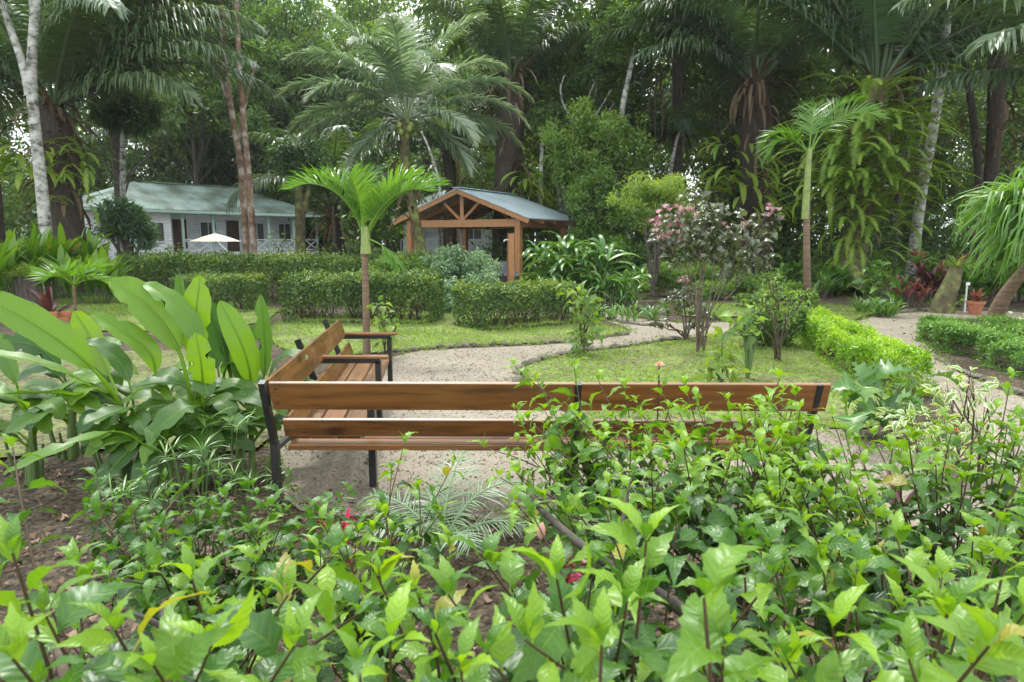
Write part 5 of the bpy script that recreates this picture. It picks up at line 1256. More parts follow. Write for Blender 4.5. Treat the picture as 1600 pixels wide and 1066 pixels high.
# coconuts
rt = thing('coconut_bunch', 'bunch of small green coconuts under the coconut palm crown', 'coconuts', coco_t + A(0, 0, -.1))
import bmesh
bm = bmesh.new(); bmesh.ops.create_icosphere(bm, subdivisions=2, radius=.1); NUT = bpy.data.meshes.new('coconut'); bm.to_mesh(NUT); bm.free(); NUT.materials.append(M['crownshaft'])
for k in range(9): part('coconut', NUT, rt, Matrix.Translation((.26 * math.cos(k * 1.3 + 4), .26 * math.sin(k * 1.3 + 4), -.12 - .1 * (k % 3))) @ Matrix.Diagonal((1, 1, 1.2, 1)))

KY = dict(n=34, ll=.42, lw=.021, hang=.34, vee=.7, s0=.2, seg=3, rr=.016, ang=(58, 30), ends=(.75, .45))
palm('young_palm', 'young palm with brown trunk and bright arching fronds behind the corner bench', 'palm tree', [gz(573, 556), at(572, 480, 9.6), at(570, 400, 9.6), at(571, 368, 9.6)], [.062, .05, .045, .045],
     [(178, 72, 1.35, 105), (3, 60, 1.3, 70), (12, 76, 1.15, 70), (100, 86, .95, 40), (250, 82, .85, 35), (165, 80, 1.1, 75), (-15, 66, 1.2, 90)], M['limepalm'], M['ringtrunk'], 5, shaft=.25, frondkw=KY)
gy_ = G(); frond(gy_, np.random.default_rng(8), (0, 0, 0), math.radians(-20), -20, .6, 55, 18, .28, .035, .45, 0, .35, 3, .008)
bpy.data.objects['young_palm']
part('frond', gy_.mesh('frond', M['limepalm']), bpy.data.objects['young_palm'], Matrix.Translation((.08, 0, 1.62)))

KS = dict(n=34, ll=.6, lw=.026, hang=.34, vee=.35, s0=.28, seg=3, rr=.02, ang=(62, 22), ends=(.8, .5))
palm('slender_palm', 'slender palm with green crownshaft and pale wide fronds at right', 'palm tree', [gz(1262, 479), at(1260, 400, 16.5), at(1261, 300, 16.5), at(1264, 240, 16.5)], [.105, .085, .065, .052],
     [(-5, 66, 1.9, 100, dict(roll=-.9)), (12, 76, 1.8, 75), (170, 66, 1.25, 135), (188, 50, 1.2, 140), (60, 82, 1.5, 60)], M['limepalm'], M['ringtrunk'], 6, shaft=1.5, frondkw=KS)

KB = dict(n=125, ll=1.3, lw=.065, hang=.62, vee=.15, s0=.12, seg=4, rr=.06, ang=(70, 35), power=1.7, ends=(.7, .35))
cl = at(82, 165, 22)
palm('cohune_palm', 'huge dark palm at left with a shaggy trunk and drooping fronds', 'palm tree', [at(105, 385, 22) * A(1, 1, 0), at(102, 330, 22), at(95, 240, 22), cl], [.62, .5, .45, .3],
     ringf(15, lambda t: 80 - 52 * t, 7.6, lambda t: 70 + 25 * t, 1, y0=20) + [(-5, 48, 7.5, 85), (-12, 30, 7.0, 62), (8, 62, 8, 88), (-30, 66, 6, 95), (200, 55, 6.5, 90), (175, 70, 7, 80), (-8, 40, 7.2, 70), (5, 55, 7.6, 78), (185, 40, 5, 70), (-20, 20, 5.5, 60)], M['cohune'], M['palmbark'], 7, skirt=90, skirt_L=1.3, frondkw=KB)
cr = at(1372, 125, 21.5)
palm('cohune_palm', 'tall palm at right whose trunk is covered in hanging ferns', 'palm tree', [gz(1325, 462), at(1338, 380, 21.5), at(1352, 250, 21.5), cr], [.42, .38, .42, .3],
     ringf(12, lambda t: 84 - 30 * t, 8.5, lambda t: 45 + 35 * t, 2, y0=75) + [(10, 52, 8, 70), (-5, 60, 8, 80), (170, 66, 8.5, 85), (190, 40, 7.8, 72), (180, 52, 8.2, 82), (150, 74, 8, 50), (30, 76, 8, 50), (0, 36, 7, 62), (-15, 25, 6, 55)], M['cohune'], M['barkmoss'], 8, skirt=80, skirt_L=1.2, frondkw=KB)
cm = at(1178, 125, 27)
palm('cohune_palm', 'dark palm with a thick dead-frond trunk left of the fern-covered palm', 'palm tree', [at(1185, 420, 27) * A(1, 1, 0), at(1182, 300, 27), at(1180, 200, 27), cm], [.6, .55, .65, .4],
     ringf(12, lambda t: 80 - 45 * t, 7.5, lambda t: 75 + 20 * t, 3, y0=10) + [(180, 42, 6.5, 85), (190, 58, 6, 100), (168, 62, 7, 90), (200, 30, 5, 70), (0, 45, 6, 80)], M['cohune'], M['palmbark'], 9, skirt=130, skirt_L=1.8, frondkw=KB)
cb = at(800, 120, 30)
palm('cohune_palm', 'dark palm behind the pavilion roof with brown skirted trunk', 'palm tree', [at(785, 420, 30) * A(1, 1, 0), at(790, 300, 30), at(798, 200, 30), cb], [.5, .5, .6, .35],
     ringf(14, lambda t: 78 - 40 * t, 6.5, lambda t: 80 + 20 * t, 4, y0=50), M['cohune'], M['palmbark'], 10, skirt=110, skirt_L=2.2, frondkw=KB)
KB2 = dict(KB); KB2.update(n=70, seg=3, lw=.08)
for i, (px, py, Y, lb) in enumerate([(700, 235, 33, 'low dark palm seen above the pavilion ridge'), (250, 235, 56, 'shadowy palm above the cottage roof'), (1560, 90, 26, 'drooping palm filling the upper right corner'), (-40, 60, 27, 'palm crown at the upper left edge'), (1000, 235, 34, 'shaded palm behind the feathery tree'), (520, 320, 34, 'low palm right of the cottage roof'), (1060, 20, 31, 'high palm crown at the top right of centre'), (300, 30, 58, 'high palm crown above the cottage')]):
    c = at(px, py, Y)
    palm('forest_palm', lb, 'palm tree', [c * A(1, 1, 0), c * A(1, 1, .5) + A(.2, 0, 0), c], [.3, .22, .34], ringf(13, lambda t: 75 - 50 * t, 5.5 if i in (0, 1, 4, 5) else 7, lambda t: 80 + 20 * t, 30 + i, y0=i * 31), M['cohune'], M['palmbark'], 20 + i, 'palms inside the forest', 60, 2.0, KB2)
# frond reaching in from the right edge
ce = at(1720, 120, 17)
palm('cohune_palm', 'palm just outside the right edge whose frond hangs into the picture', 'palm tree', [ce * A(1, 1, 0), ce * A(1, 1, .5), ce], [.4, .35, .4], [(176, 8, 3.9, 28, dict(n=60, ll=.8, hang=.75)), (185, 45, 5.5, 80), (160, 62, 6, 70), (200, 30, 4, 70), (60, 60, 6, 80), (0, 50, 6, 80), (300, 50, 6, 80)], M['cohune'], M['palmbark'], 40, skirt=20, frondkw=KB2)
# fan-like young palm at the right edge
KF = dict(n=30, ll=1.25, lw=.05, hang=.86, vee=.6, s0=.25, seg=4, rr=.02, ang=(55, 15), ends=(.9, .8))
palm('young_fan_palm', 'short palm with long drooping glossy leaflets at the right edge', 'palm tree', [gz(1548, 520), at(1552, 500, 12.1), at(1575, 450, 11.8), at(1650, 372, 11.5)], [.2, .15, .10, .09],
     [(182, 82, 1.35, 130), (190, 72, 1.2, 135), (255, 70, 1.0, 140), (225, 66, 1.1, 130), (165, 76, 1.3, 125), (205, 55, .9, 120), (280, 70, 1.3, 120), (0, 65, 1.6, 80), (60, 75, 1.7, 60), (300, 50, 1.2, 120), (200, 40, 1.0, 100)], M['limepalm'], M['ringtrunk'], 41, frondkw=KF)
# small fan-ish palm on the left lawn
palm('small_palm', 'small bright palm on a thin stem beside the red bromeliad', 'palm tree', [gz(117, 505), at(117, 470, 13.4), at(115, 445, 13.4)], [.04, .03, .03],
     ringf(9, lambda t: 62 - 30 * t, .62, lambda t: 70, 9, y0=10), M['limepalm'], M['ringtrunk'], 42, frondkw=dict(n=12, ll=.42, lw=.035, hang=.1, vee=.3, s0=.35, seg=2, rr=.009, ang=(55, 15), ends=(.8, .7)))
# pale seedling palm in front of the bench
palm('palm_seedling', 'pale feathery palm seedling on the soil in front of the bench', 'palm seedling', [gz(690, 880), gz(690, 880) + A(0, 0, .03), gz(690, 880) + A(0, 0, .06)], [.008, .006, .006],
     [(20, 70, .6, 95), (160, 60, .55, 90), (75, 78, .6, 80), (110, 60, .5, 95), (-10, 50, .5, 80), (200, 55, .45, 90), (300, 60, .4, 90)], M['palepalm'], M['stemgreen'], 43, frondkw=dict(n=34, ll=.2, lw=.006, hang=.35, vee=.1, s0=.15, seg=3, rr=.004, ang=(70, 45)))

# ferns hanging on the trunks
FERN = [f.mesh('frond', M['fern']) for f in fern_clump(1, 9, 1.15, lw=.032, ll=.11, pairs=46)]
def ferns(label, px, py, Y, rad, n, sc, seed, fmesh=None):
    c = at(px, py, Y); root = thing('hanging_fern', label, 'fern', c, 'ferns growing on the palm trunks'); r_ = random.Random(seed)
    for i in range(n):
        a = r_.uniform(math.pi * .85, math.pi * 2.15); k = sc * r_.uniform(.7, 1.25)
        part('frond', (fmesh or FERN)[r_.randrange(9)], root, Matrix.Translation((rad * math.cos(a), rad * math.sin(a), r_.uniform(-.55, .55) * sc)) @ Matrix.Rotation(a + r_.uniform(-.6, .6), 4, 'Z') @ Matrix.Scale(k, 4))
for i, (px, py, Y, n, sc) in enumerate([(1330, 215, 21.4, 34, 1.5), (1372, 235, 21.4, 34, 1.6), (1345, 285, 21.4, 40, 1.5), (1318, 330, 21.4, 34, 1.3), (1375, 330, 21.4, 34, 1.3), (1345, 375, 21.4, 26, 1.0), (1332, 415, 21.4, 14, .7), (1310, 260, 21.3, 30, 1.5), (1385, 275, 21.3, 30, 1.5), (1350, 180, 21.4, 30, 1.6)]):
    ferns(['fern on the left side high on the fern-covered palm', 'pale fern high on the right of the fern-covered palm', 'large yellow-green fern midway down the fern-covered palm', 'fern hanging left below the middle of the fern-covered palm', 'fern hanging right below the middle of the fern-covered palm', 'smaller fern low on the fern-covered palm', 'lowest small fern near the mossy trunk foot', 'long fern sweeping left behind the slender palm fronds', 'long fern sweeping right from the fern-covered palm', 'topmost fern just under the fern-covered palm crown'][i], px, py, Y, .5, n, sc, i)
BIGF = strapset(M['fern'], 9, 1.0, .16, (-20, 40), (50, 110), 44, 6, .2, 'frond')
ferns('broad-leaved fern high on the dark thick palm trunk', 1150, 250, 26.2, .75, 40, 1.1, 20, BIGF); ferns('broad-leaved fern lower on the dark thick palm trunk', 1165, 300, 26.2, .75, 40, 1.1, 21, BIGF)
ferns('broad fern wrapped round the left shaggy palm trunk', 60, 250, 21.6, .6, 36, .9, 22, BIGF); ferns('fern below on the left shaggy palm trunk', 45, 235, 21.7, .7, 26, 1.0, 23, BIGF); ferns('narrow fern on the right side of the shaggy trunk', 128, 250, 21.6, .35, 20, .9, 24)
ferns('bright fern on the palm trunk right of the pavilion ridge', 820, 285, 29.3, .4, 24, 1.0, 25, BIGF)
ferns('fern draped at the foot of the left shaggy palm', 120, 300, 21.5, .3, 16, .8, 26)

# ------------------------------------------------------------------ single trees with visible trunks
def trunk_tree(label, lines, rad, mat, crowns, leaf, n, size, Y0):
    """lines: pixel polylines (px,py,Y); crowns as in bush"""
    b = at(*lines[0][0]); b[2] = 0; root = thing('forest_tree', label, 'tree', b)
    for k, ln in enumerate(lines):
        pts = [at(*p) - b for p in ln]
        if k == 0: pts = [A(0, 0, 0)] + pts
        pts = smooth_open(pts); g = G(); s = np.linspace(0, 1, len(pts)); g.tube(pts, rad[k] * (1.12 - .45 * s), 10); part('trunk' if k == 0 else 'limb', g.mesh('trunk', mat), root)
    rng = np.random.default_rng(hash_(label) % 9999)
    if crowns:
        C = np.array([at(*c[:3]) - b for c in crowns]); R = np.array([(c[3], c[3], c[3] * .7) for c in crowns]); g = G(); cloud(g, rng, C, R, n, size, DIA, .3); part('foliage', g.mesh('foliage', leaf), root, kind='stuff')
        g = G(); top = at(*lines[0][-1]) - b
        for c in C: g.tube([top, (top + c) / 2 + rng.normal(size=3) * .2, c], [rad[0] * .4, rad[0] * .25, rad[0] * .08], 5)
        part('branches', g.mesh('branches', mat), root)
    return root
trunk_tree('forked white-barked tree at the far left', [[(74, 395, 20), (66, 300, 20), (56, 215, 20), (48, 130, 20), (53, 40, 20), (62, -60, 20)], [(46, 150, 20), (35, 95, 20), (14, 40, 20), (0, -10, 20)], [(53, 40, 20), (50, 0, 20), (44, -50, 20)]], [.17, .11, .09], M['barkpale'], [(60, -120, 20, 1.8), (0, -80, 20, 1.5), (110, -140, 20, 1.6)], M['tree_dark'], 7000, .16, 20)
trunk_tree('slim white-barked tree standing before the cottage roof', [[(193, 400, 25), (192, 320, 25), (191, 230, 25), (197, 150, 25), (188, 80, 25), (178, 20, 25)], [(200, 125, 25), (206, 60, 25), (203, -30, 25)]], [.10, .09], M['barkpale'], [(170, -20, 25, 1.2), (215, -60, 25, 1.3)], M['tree_dark'], 4000, .16, 25)
rt, C, R, rg = bush('epiphyte_clump', 'ball of dark feathery foliage clinging midway up the slim white tree', 'epiphyte', at(192, 300, 24.6) * A(1, 1, 0), [(175, 178, 24.7, .7, .7), (215, 185, 24.7, .75, .7), (192, 160, 24.7, .6, .7), (230, 170, 24.8, .5)], M['tree_dark'], .26, 4200, NARROW, None, M['bark'], .01, stem_limit=0 or 1)
bush('epiphyte_clump', 'grey-green feathery plant in front of the cottage window', 'epiphyte', at(192, 300, 24.4) * A(1, 1, 0), [(185, 345, 24.3, .55, .8), (212, 350, 24.3, .55, .8), (170, 365, 24.3, .4), (225, 368, 24.3, .4), (195, 325, 24.3, .45)], M['blue'], .25, 3600, NARROW, None, M['bark'], .08, tint=.2)
trunk_tree('left one of two reddish trunks beside the cottage roof', [[(385, 415, 25.5), (382, 330, 25.5), (376, 250, 25.5), (360, 170, 25.5), (352, 100, 25.5), (343, -20, 25.5)], [(365, 190, 25.5), (340, 110, 25.5), (318, 70, 25.6)], [(372, 230, 25.5), (385, 150, 25.4), (400, 95, 25.4)]], [.13, .06, .06], M['barkred'], [(345, -60, 25.5, 1.7), (310, 20, 26, 1.0)], M['tree_dark'], 5000, .17, 25)
trunk_tree('right one of two reddish trunks beside the cottage roof', [[(398, 415, 24.8), (392, 330, 24.8), (388, 260, 24.8), (378, 170, 24.9), (372, 80, 25), (368, -30, 25)]], [.12], M['barkred'], [(375, -70, 25, 1.6)], M['tree_mid'], 3500, .17, 25)
trunk_tree('white leaning trunk that carries the hanging pot', [[(1424, 420, 22), (1432, 360, 22), (1440, 300, 22), (1455, 220, 22), (1468, 140, 22), (1478, 60, 22), (1482, -40, 22)]], [.17], M['barkpale'], [(1480, -90, 22, 1.7), (1540, -60, 22, 1.3)], M['tree_dark'], 5000, .16, 22)
trunk_tree('dark straight thin trunk left of the white leaning one', [[(1434, 420, 28), (1436, 300, 28), (1437, 150, 28), (1436, -20, 28)]], [.15], M['bark'], [(1436, -60, 28, 2.0)], M['tree_dark'], 4000, .18, 28)
trunk_tree('crooked pale trunk right of centre above the yellow-green tree', [[(958, 420, 28), (962, 330, 28), (966, 240, 28), (972, 165, 28), (985, 110, 28), (994, 60, 28)]], [.13], M['barkpale'], [(1000, 40, 28, 1.3), (970, 60, 28, 1.2)], M['tree_mid'], 4000, .16, 28)
trunk_tree('thin spotted white trunk right of the pavilion ridge', [[(842, 420, 29), (845, 300, 29), (846, 240, 29), (850, 195, 29)]], [.10], M['barkpale'], [(852, 185, 29, .8)], M['tree_dark'], 1200, .15, 29)
trunk_tree('tangle of pale bare crooked branches against the dark tree right of centre', [[(892, 330, 30), (896, 240, 30), (893, 185, 30)], [(893, 185, 30), (880, 165, 30), (874, 140, 30), (882, 118, 30)], [(893, 185, 30), (915, 160, 30), (930, 128, 30)], [(905, 210, 30), (935, 175, 30), (955, 140, 30)], [(900, 230, 30), (925, 215, 30), (960, 160, 30)]], [.07, .05, .05, .045, .04], M['barkpale'], None, None, 0, 0, 30)
trunk_tree('grey drooping roots and bare stems hanging beside the crooked pale trunk', [[(1028, 340, 27), (1026, 250, 27), (1022, 170, 27), (1026, 120, 27)], [(1030, 120, 27), (1036, 170, 27), (1034, 215, 27)], [(1020, 118, 27), (1014, 160, 27), (1012, 200, 27)]], [.05, .04, .03], M['dead'], None, None, 0, 0, 27)
trunk_tree('slanting thin trunk right of the coconut palm', [[(690, 330, 28), (686, 280, 28), (670, 230, 28), (658, 205, 28)]], [.06], M['barkpale'], None, None, 0, 0, 28)
trunk_tree('thin pale trunk behind the flowering shrub', [[(1035, 420, 30), (1042, 330, 30), (1050, 250, 30), (1062, 200, 30)]], [.09], M['barkpale'], [(1065, 190, 30, 1.0)], M['tree_dark'], 1500, .16, 30)
trunk_tree('dark forked trunk near the right edge', [[(1535, 420, 27), (1532, 300, 27), (1520, 170, 27), (1505, 90, 27), (1500, -30, 27)]], [.16], M['bark'], [(1500, -70, 27, 2)], M['tree_dark'], 4000, .18, 27)
trunk_tree('mossy trunk standing in front of the right end of the cottage', [[(470, 415, 30), (469, 330, 30), (466, 260, 30)], [(469, 345, 30), (478, 320, 30), (483, 290, 30)]], [.24, .14], M['barkmoss'], [(465, 240, 30, 1.2), (490, 260, 30, 1.0)], M['tree_dark'], 3500, .17, 30)

# ------------------------------------------------------------------ the forest behind: protos joined into one mass
protos = [tree_proto(s, h, cr_, tr_ * .55, nl, ls, K, crown_lo=lo) for s, h, cr_, tr_, nl, ls, K, lo in [(1, 16, 3.8, .3, 5200, .36, 26, .12), (2, 20, 4.4, .35, 6200, .38, 30, .2), (3, 11, 3.6, .22, 4600, .34, 24, .04), (4, 22, 4.8, .4, 6600, .4, 30, .25)]]
rng = np.random.default_rng(77); gL, gD, gM_, gB = G(), G(), G(), G()
def put(pr, x, y, sc, G_):
    a = rng.uniform(0, 6.28); Rz = A((math.cos(a), -math.sin(a), 0), (math.sin(a), math.cos(a), 0), (0, 0, 1))
    gB.merge(protos[pr][0], Rz, (x, y, 0), sc); G_.merge(protos[pr][1], Rz, (x, y, 0), sc, rng.uniform(-.15, .15))
rows = [(36, 13, 1.0, .62), (43, 15, 1.0, .62), (52, 17, 1.05, .70), (62, 19, 1.1, .78), (74, 22, 1.1, .82)]
for k in range(16):
    x = rng.uniform(-.36, .08) * 72; put(int(rng.choice([0, 3, 2])), x, 72 + rng.uniform(-3, 8), rng.uniform(1.05, 1.35), gL if k % 3 else gM_)
for px in (300, 340, 540, 590, 630, 670, 710, 750, 1500, 1560, 1380): put(3, (px - 800) / F * 66, 66 + rng.uniform(-3, 3), rng.uniform(1.15, 1.35), gL if px < 800 else gD)  # far centre crowns get the light leaf colour to imitate haze
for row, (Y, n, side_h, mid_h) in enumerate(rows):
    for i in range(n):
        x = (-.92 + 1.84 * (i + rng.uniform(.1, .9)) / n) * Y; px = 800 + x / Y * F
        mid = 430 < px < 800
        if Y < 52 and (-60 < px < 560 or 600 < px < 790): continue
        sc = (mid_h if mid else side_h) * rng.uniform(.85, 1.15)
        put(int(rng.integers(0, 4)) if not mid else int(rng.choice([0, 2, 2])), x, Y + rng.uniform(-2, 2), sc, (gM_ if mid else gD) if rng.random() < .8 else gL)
for x, Y, sc in [(-13, 62, 1.1), (-8, 50, .7), (-5, 50, .75), (-3, 51, .7), (-10, 60, .8), (-18, 64, 1.1), (-23, 66, 1.2), (-30, 68, 1.2), (-36, 60, 1.2), (-1, 52, .75)]: put(2, x, Y, sc, gD)
# high crowns added over the clearing's rim to shade the forest interior
for x, Y in [(-26, 30), (-19, 34), (-31, 35), (24, 30), (18, 33), (31, 35), (12, 36), (27, 26), (-24, 25)]:
    put(3, x, Y, 1.0, gD)
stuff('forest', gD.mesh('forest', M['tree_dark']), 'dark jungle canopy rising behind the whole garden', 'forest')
stuff('forest_light', gL.mesh('forest_light', M['tree_lite']), 'lighter green crowns scattered through the jungle, coloured paler for haze at the centre', 'forest')
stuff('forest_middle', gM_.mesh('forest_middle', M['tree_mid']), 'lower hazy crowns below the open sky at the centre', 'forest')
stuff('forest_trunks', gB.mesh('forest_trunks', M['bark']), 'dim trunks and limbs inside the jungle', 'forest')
# undergrowth under the trees
g = G(); C = []; R = []
for i in range(190):
    Y = rng.uniform(27, 46); x = rng.uniform(-.85, .85) * Y; px = 800 + x / Y * F
    if (px < 540 and Y > 31) or (590 < px < 800) or (80 < px < 540 and Y > 27.5) : 
        if Y < 50: continue
    r = rng.uniform(.9, 2.4) ; C.append((x, Y, r * .6)); R.append((r, r, r * rng.uniform(.7, 1.3)))
for i in range(60):
    x = rng.uniform(-40, 0); Y = rng.uniform(52, 62); r = rng.uniform(1.5, 3); C.append((x, Y, r * .6)); R.append((r, r, r * 1.3))
for px, Y, r in [(1110, 33, 1.8), (1150, 34, 2.0), (1200, 33, 2.0), (1245, 34, 2.0), (1290, 34, 2.2), (1100, 38, 3), (1180, 38, 3), (1260, 39, 3), (1010, 36, 2), (900, 37, 2), (840, 36, 1.8), (1400, 40, 2.6), (1480, 34, 2.2), (1560, 34, 2.4)]:
    p = at(px, 400, Y); C.append((p[0], Y, r * .8)); R.append((r * 1.2, r, r * 1.3))
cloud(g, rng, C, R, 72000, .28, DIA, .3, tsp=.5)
for i in range(70):
    Y = rng.uniform(58, 80); x = rng.uniform(-.85, .85) * Y; r = rng.uniform(2.5, 4.5); C.append((x, Y, r * .7)); R.append((r, r, r * 1.2))
cloud(g, rng, C[-70:], R[-70:], 34000, .5, DIA, .3, tsp=.5)
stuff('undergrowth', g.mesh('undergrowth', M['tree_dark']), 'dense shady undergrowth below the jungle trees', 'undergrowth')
g = G(); C = []; R = []
for px, Y in [(205, 24), (235, 26), (265, 25.5), (425, 26), (450, 27), (500, 25), (530, 24), (560, 23), (480, 23), (600, 22.5), (990, 22), (1020, 24), (1090, 24), (1130, 24), (1170, 24), (1210, 24), (860, 22), (1260, 24), (1300, 25), (1400, 25), (1480, 24), (1540, 24), (1600, 24), (10, 22), (-40, 21), (1345, 26), (1440, 24), (1060, 22.5), (1510, 21), (1580, 21), (690, 23), (735, 26), (765, 26)]:
    p = at(px, 430, Y); r = rng.uniform(.5, .95); C.append((p[0], Y, r * .6)); R.append((r * 1.3, r, r * 1.1))
for i in range(26):
    sd_ = -1 if i % 2 else 1; Y = rng.uniform(12, 27); p = A(sd_ * (Y * .78 + rng.uniform(1, 7)), Y, 0); r = rng.uniform(.6, 1.3); C.append((p[0], Y, r * .6)); R.append((r * 1.3, r, r * 1.1))
cloud(g, rng, C, R, 30000, .15, DIA, .4, tsp=.6); stuff('ground_cover', g.mesh('ground_cover', M['tree_mid']), 'leafy ground cover at the edge of the clearing', 'ground cover')

# ------------------------------------------------------------------ big banana-like plants at left
def banana(label, base, junction, leaves, seed, extra=5):
    b = A(*gz(*base)); root = thing('banana_plant', label, 'plant', b, 'broad-leaved plants left of the bench'); rng = np.random.default_rng(seed)
    j = at(*junction) - b
    g = G(); 
    for k in range(3):
        o = A(rng.uniform(-.06, .06), rng.uniform(-.06, .06), 0); g.tube([o, o + (j - o) * A(.4, .4, .55), j - A(0, 0, .08)], [.026, .02, .014], 8, 0, .3)
    for k in range(5):
        o = A(rng.uniform(-.16, .16), rng.uniform(-.12, .12), 0); g.tube([o, o * 1.5 + A(0, 0, j[2] * rng.uniform(.3, .7))], [.016, .008], 6, 0, .1)
    part('stem', g.mesh('stem', M['stemgreen']), root)
    for lf in leaves:
        pts, w, up, tint = lf[:4]; kw = lf[4] if len(lf) > 4 else {}
        P = smooth_open([at(*p) - b for p in pts]); P = np.vstack([P[:1] * .2 + A(j[0], j[1], j[2] * .7) * .8, P])
        g = paddle(P, w * .7, up, kw.get('s0', .34), kw.get('fold', .3), 16, tint, .05, rng, kw.get('curl', .1))
        part('leaf', g.mesh('leaf', M['banana']), root)
    for k in range(extra + 8):
        a = rng.uniform(math.pi * .8, math.pi * 2.2); L = rng.uniform(.35, .62); o = j * A(1, 1, rng.uniform(.35, 1.0)); d = A(math.cos(a), math.sin(a) * .7, 0)
        P = smooth_open([o, o + d * L * .25 + A(0, 0, .16), o + d * L * .7 + A(0, 0, .22), o + d * L + A(0, 0, .10)])
        part('leaf', paddle(P, rng.uniform(.10, .17), (0, -.4, 1), .3, .3, 12, rng.uniform(.1, .6), .05, rng, .2).mesh('leaf', M['banana']), root)
U, V_ = (0, -.25, 1), (0, -1, .35)
banana('broad-leaved plant whose long leaf reaches the left picture edge', (198, 770), (193, 630, 4.5),
       [([(193, 640, 4.5), (165, 596, 4.4), (120, 550, 4.3), (60, 510, 4.2), (0, 476, 4.1), (-30, 462, 4.1)], .30, (.2, -.75, .7), .7), ([(193, 640, 4.5), (131, 592, 4.3), (60, 565, 4.2), (0, 553, 4.1), (-40, 556, 4.1)], .16, U, .6),
        ([(193, 650, 4.5), (150, 626, 4.4), (90, 612, 4.2), (7, 616, 4.0)], .2, (0, .35, 1), .25), ([(205, 660, 4.5), (210, 632, 4.35), (175, 645, 4.15), (130, 664, 3.95)], .22, (0, -.5, 1), .3),
        ([(230, 640, 4.6), (252, 560, 4.6), (200, 520, 4.55), (141, 490, 4.5)], .22, (.2, -.6, .7), .6), ([(193, 640, 4.5), (165, 570, 4.7), (140, 520, 4.8), (116, 486, 4.8)], .24, V_, .75), ([(210, 640, 4.5), (200, 580, 4.6), (170, 545, 4.6), (135, 530, 4.6)], .2, (0, -.3, 1), .2)], 1)
banana('tallest broad-leaved plant with upright glowing yellow-green leaves', (302, 765), (306, 622, 4.6),
       [([(300, 640, 4.6), (286, 550, 4.6), (250, 495, 4.6), (213, 459, 4.6), (172, 438, 4.6)], .33, (.35, -.8, .45), .75), ([(312, 640, 4.6), (320, 560, 4.6), (298, 505, 4.6), (262, 465, 4.6), (224, 441, 4.65)], .24, (.5, -.55, .6), .55),
        ([(310, 640, 4.7), (306, 570, 4.7), (304, 515, 4.7), (308, 470, 4.7), (313, 430, 4.72)], .28, (.1, -1, .1), .75, dict(fold=.12)), ([(300, 600, 5), (291, 520, 5), (285, 470, 5), (280, 428, 5)], .17, (-.3, -1, .1), .1),
        ([(318, 640, 4.5), (317, 600, 4.4), (315, 566, 4.35), (306, 520, 4.35)], .26, (0, -1, .25), .7, dict(fold=.12)), ([(320, 650, 4.5), (316, 628, 4.35), (270, 645, 4.2), (230, 690, 4.1)], .25, (0, -.6, 1), .3),
        ([(260, 680, 4.5), (232, 680, 4.3), (190, 712, 4.15), (146, 770, 4.05)], .22, (-.2, -.9, .6), .15), ([(250, 690, 4.5), (238, 690, 4.3), (228, 735, 4.1), (214, 790, 4.05)], .22, (0, -1, .5), .2), ([(300, 620, 4.5), (290, 600, 4.5), (250, 596, 4.4), (205, 604, 4.35)], .2, (0, -.25, 1), .25)], 2)
banana('broad-leaved plant nearest the bench with one narrow upright leaf', (386, 748), (392, 630, 4.8),
       [([(392, 650, 4.8), (394, 585, 4.75), (376, 528, 4.7), (343, 470, 4.7)], .26, (.4, -1, .2), .7, dict(fold=.15)), ([(405, 640, 4.9), (416, 570, 4.9), (413, 520, 4.9), (407, 460, 4.9)], .17, (0, -1, .2), .15),
        ([(370, 640, 5), (352, 550, 5), (336, 505, 5), (322, 466, 5)], .24, (-.1, -1, .4), .12), ([(365, 640, 5), (360, 560, 5), (356, 520, 5), (340, 480, 5.1)], .2, (-.4, -1, .4), .1), ([(400, 640, 5), (428, 565, 5), (455, 548, 5), (482, 562, 5)], .15, (0, -.4, 1), .15), ([(385, 640, 4.9), (380, 590, 4.9), (372, 555, 4.9), (385, 520, 4.9)], .2, (.3, -1, .3), .2)], 3)
banana('broad-leaved plant at the left edge behind the shoots', (45, 755), (50, 650, 4.4),
       [([(50, 660, 4.4), (40, 630, 4.3), (0, 610, 4.2), (-50, 620, 4.2)], .2, U, .4), ([(60, 660, 4.4), (90, 610, 4.4), (130, 590, 4.4), (160, 598, 4.4)], .2, U, .6), ([(50, 660, 4.3), (75, 640, 4.1), (50, 655, 4.0), (5, 680, 3.9)], .2, (0, -.5, 1), .4), ([(40, 650, 4.6), (20, 580, 4.6), (5, 540, 4.7), (-20, 520, 4.7)], .2, V_, .2)], 4, 6)
banana('short broad-leaved plant under the two tallest ones', (255, 775), (262, 690, 4.4), [([(230, 700, 4.0), (190, 665, 3.6), (120, 690, 3.3), (62, 712, 3.15), (5, 742, 3.1)], .13, (0, -.4, 1), .55)], 5, 6)
banana('broad-leaved plant behind with grey-green leaves', (340, 705), (345, 610, 5.2), [([(345, 620, 5.2), (355, 560, 5.2), (380, 525, 5.2), (420, 515, 5.2)], .2, V_, .1), ([(345, 620, 5.2), (340, 560, 5.3), (320, 530, 5.3), (290, 525, 5.3)], .2, V_, .15), ([(345, 620, 5.2), (350, 570, 5.0), (375, 560, 4.9), (400, 590, 4.9)], .2, U, .2)], 6, 6)
banana('broad-leaved plant behind at far left with pale leaf', (110, 715), (112, 610, 5.0), [([(112, 620, 5.0), (90, 560, 5.0), (40, 530, 5.0), (-10, 540, 5.0)], .22, V_, .15), ([(112, 620, 5), (130, 560, 5), (160, 530, 5), (190, 540, 5)], .2, U, .5), ([(112, 620, 5), (100, 580, 5), (60, 575, 4.9), (20, 600, 4.8)], .2, U, .15)], 7, 6)

